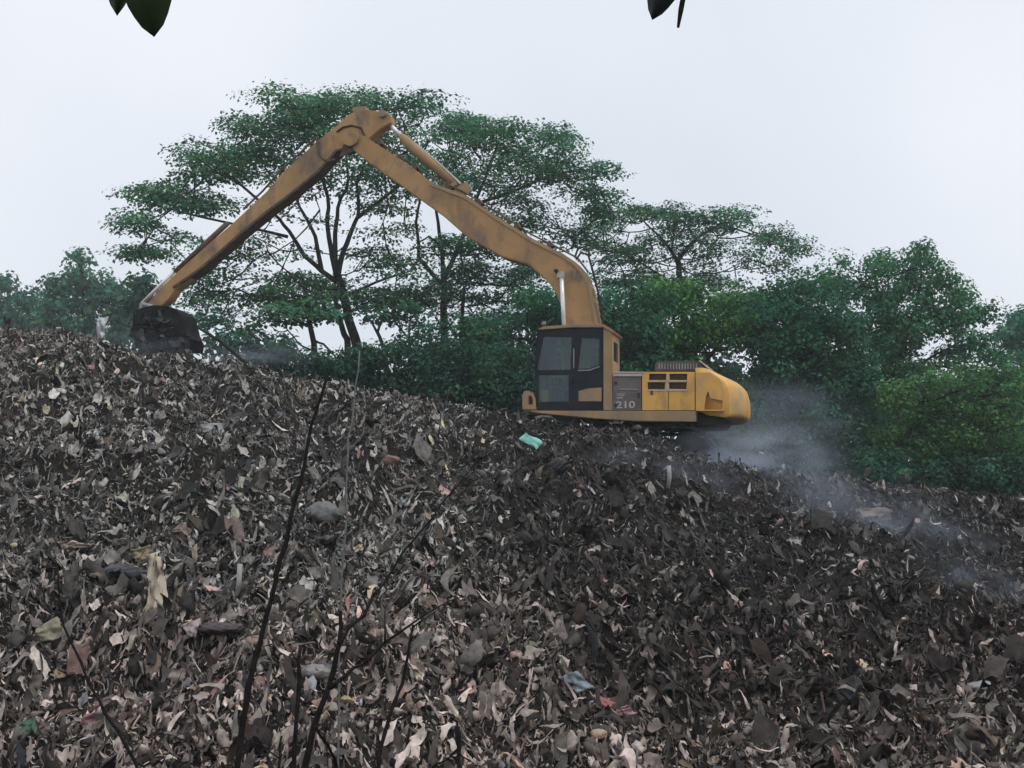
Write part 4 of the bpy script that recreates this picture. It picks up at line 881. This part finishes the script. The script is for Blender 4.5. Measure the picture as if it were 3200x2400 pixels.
# leaning bare pole right of the bucket
b0 = at(600, 1012, 40); b1 = at(790, 1118, 38.6); mb = MB(); mb.tube([b0 - b1, (b0 - b1)*.5 + Vector((0, 0, -.05)), Vector((.1, 0, -.4))], [.03, .045, .05], 7)
po = mb.build('bare_branch', M['bark'], None, True); po.location = b1; tag(po, 'bare thin branch leaning down to the crest right of the bucket', 'branch')

# ------------------------------------------------------------------ smoke and haze
def smoke(name, label, px, py, Y, rx, ry, rz, dens, col, scale, seed, rot=0.0):
    p = at(px, py, Y); bm = bmesh.new(); bmesh.ops.create_icosphere(bm, subdivisions=3, radius=1)
    me = bpy.data.meshes.new(name); bm.to_mesh(me); bm.free()
    m = bpy.data.materials.new(name); m.use_nodes = True; n = m.node_tree; n.nodes.clear(); L = n.links.new
    o = n.nodes.new('ShaderNodeOutputMaterial'); v = n.nodes.new('ShaderNodeVolumePrincipled'); v.inputs['Color'].default_value = (*col, 1); v.inputs['Anisotropy'].default_value = .2
    t = n.nodes.new('ShaderNodeTexCoord'); le = n.nodes.new('ShaderNodeVectorMath'); le.operation = 'LENGTH'
    fo = n.nodes.new('ShaderNodeMapRange'); fo.interpolation_type = 'SMOOTHSTEP'; fo.inputs[1].default_value = 1.0; fo.inputs[2].default_value = .15; fo.inputs[3].default_value = 0; fo.inputs[4].default_value = 1
    mp = n.nodes.new('ShaderNodeMapping'); mp.inputs['Location'].default_value = (seed*3.1, seed, seed*1.7)
    ns = n.nodes.new('ShaderNodeTexNoise'); ns.inputs['Scale'].default_value = scale; ns.inputs['Detail'].default_value = 5; ns.inputs['Distortion'].default_value = .6
    nr = n.nodes.new('ShaderNodeMapRange'); nr.inputs[1].default_value = .43; nr.inputs[2].default_value = .70; nr.inputs[3].default_value = 0; nr.inputs[4].default_value = dens
    mu = n.nodes.new('ShaderNodeMath'); mu.operation = 'MULTIPLY'
    L(t.outputs['Object'], le.inputs[0]); L(le.outputs['Value'], fo.inputs[0]); L(t.outputs['Object'], mp.inputs[0]); L(mp.outputs[0], ns.inputs['Vector'])
    L(ns.outputs['Fac'], nr.inputs[0]); L(fo.outputs[0], mu.inputs[0]); L(nr.outputs[0], mu.inputs[1]); L(mu.outputs[0], v.inputs['Density']); L(v.outputs[0], o.inputs['Volume'])
    ob = link(name, me, m); ob.location = p; ob.scale = (rx, ry, rz); ob.rotation_euler = (0, rot, 0); tag(ob, label, 'smoke', kind='stuff')
SC = (.70, .78, .92)
smoke('smoke', 'grey smoke billowing behind and below the counterweight', 2370, 1460, 33.6, 2.6, 1.4, 1.25, 1.75, SC, 1.9, 1)
smoke('smoke', 'thin smoke rising behind the counterweight against the dark trees', 2430, 1330, 38.5, 2.8, 1.2, 1.6, .6, SC, 1.7, 3)
smoke('smoke', 'faint smoke trailing down the right slope', 2830, 1680, 27, 3.4, 1.6, 1.1, .5, SC, 2.0, 4, R(24))
smoke('smoke', 'wisp of smoke low at the right edge', 3130, 1880, 22.5, 2.0, 1.2, .7, .38, SC, 2.2, 6, R(30))
smoke('smoke', 'thin dark smoke in the hollow under the excavator', 1990, 1490, 30.2, 3.0, 1.2, 1.0, .5, (.62, .69, .82), 1.9, 7)
smoke('smoke', 'thin dust around the bucket on the crest', 500, 1075, 37.0, 2.0, .9, .5, .18, SC, 1.6, 9)
smoke('smoke', 'pale haze of dust lying behind the crest right of the bucket', 760, 1110, 40, 2.6, 1.2, .5, .35, SC, 1.5, 12)
hz = MB(); hz.box((0, 750, 11.5), (2440, 1740, 29)); ho = hz.build('haze', None)
hm = bpy.data.materials.new('haze'); hm.use_nodes = True; hn = hm.node_tree; hn.nodes.clear()
o_ = hn.nodes.new('ShaderNodeOutputMaterial'); v_ = hn.nodes.new('ShaderNodeVolumePrincipled'); v_.inputs['Color'].default_value = (.86, .92, .97, 1); v_.inputs['Density'].default_value = .0007
hn.links.new(v_.outputs[0], o_.inputs['Volume']); ho.data.materials.append(hm); tag(ho, 'thin pale haze in the air', 'haze', kind='stuff')
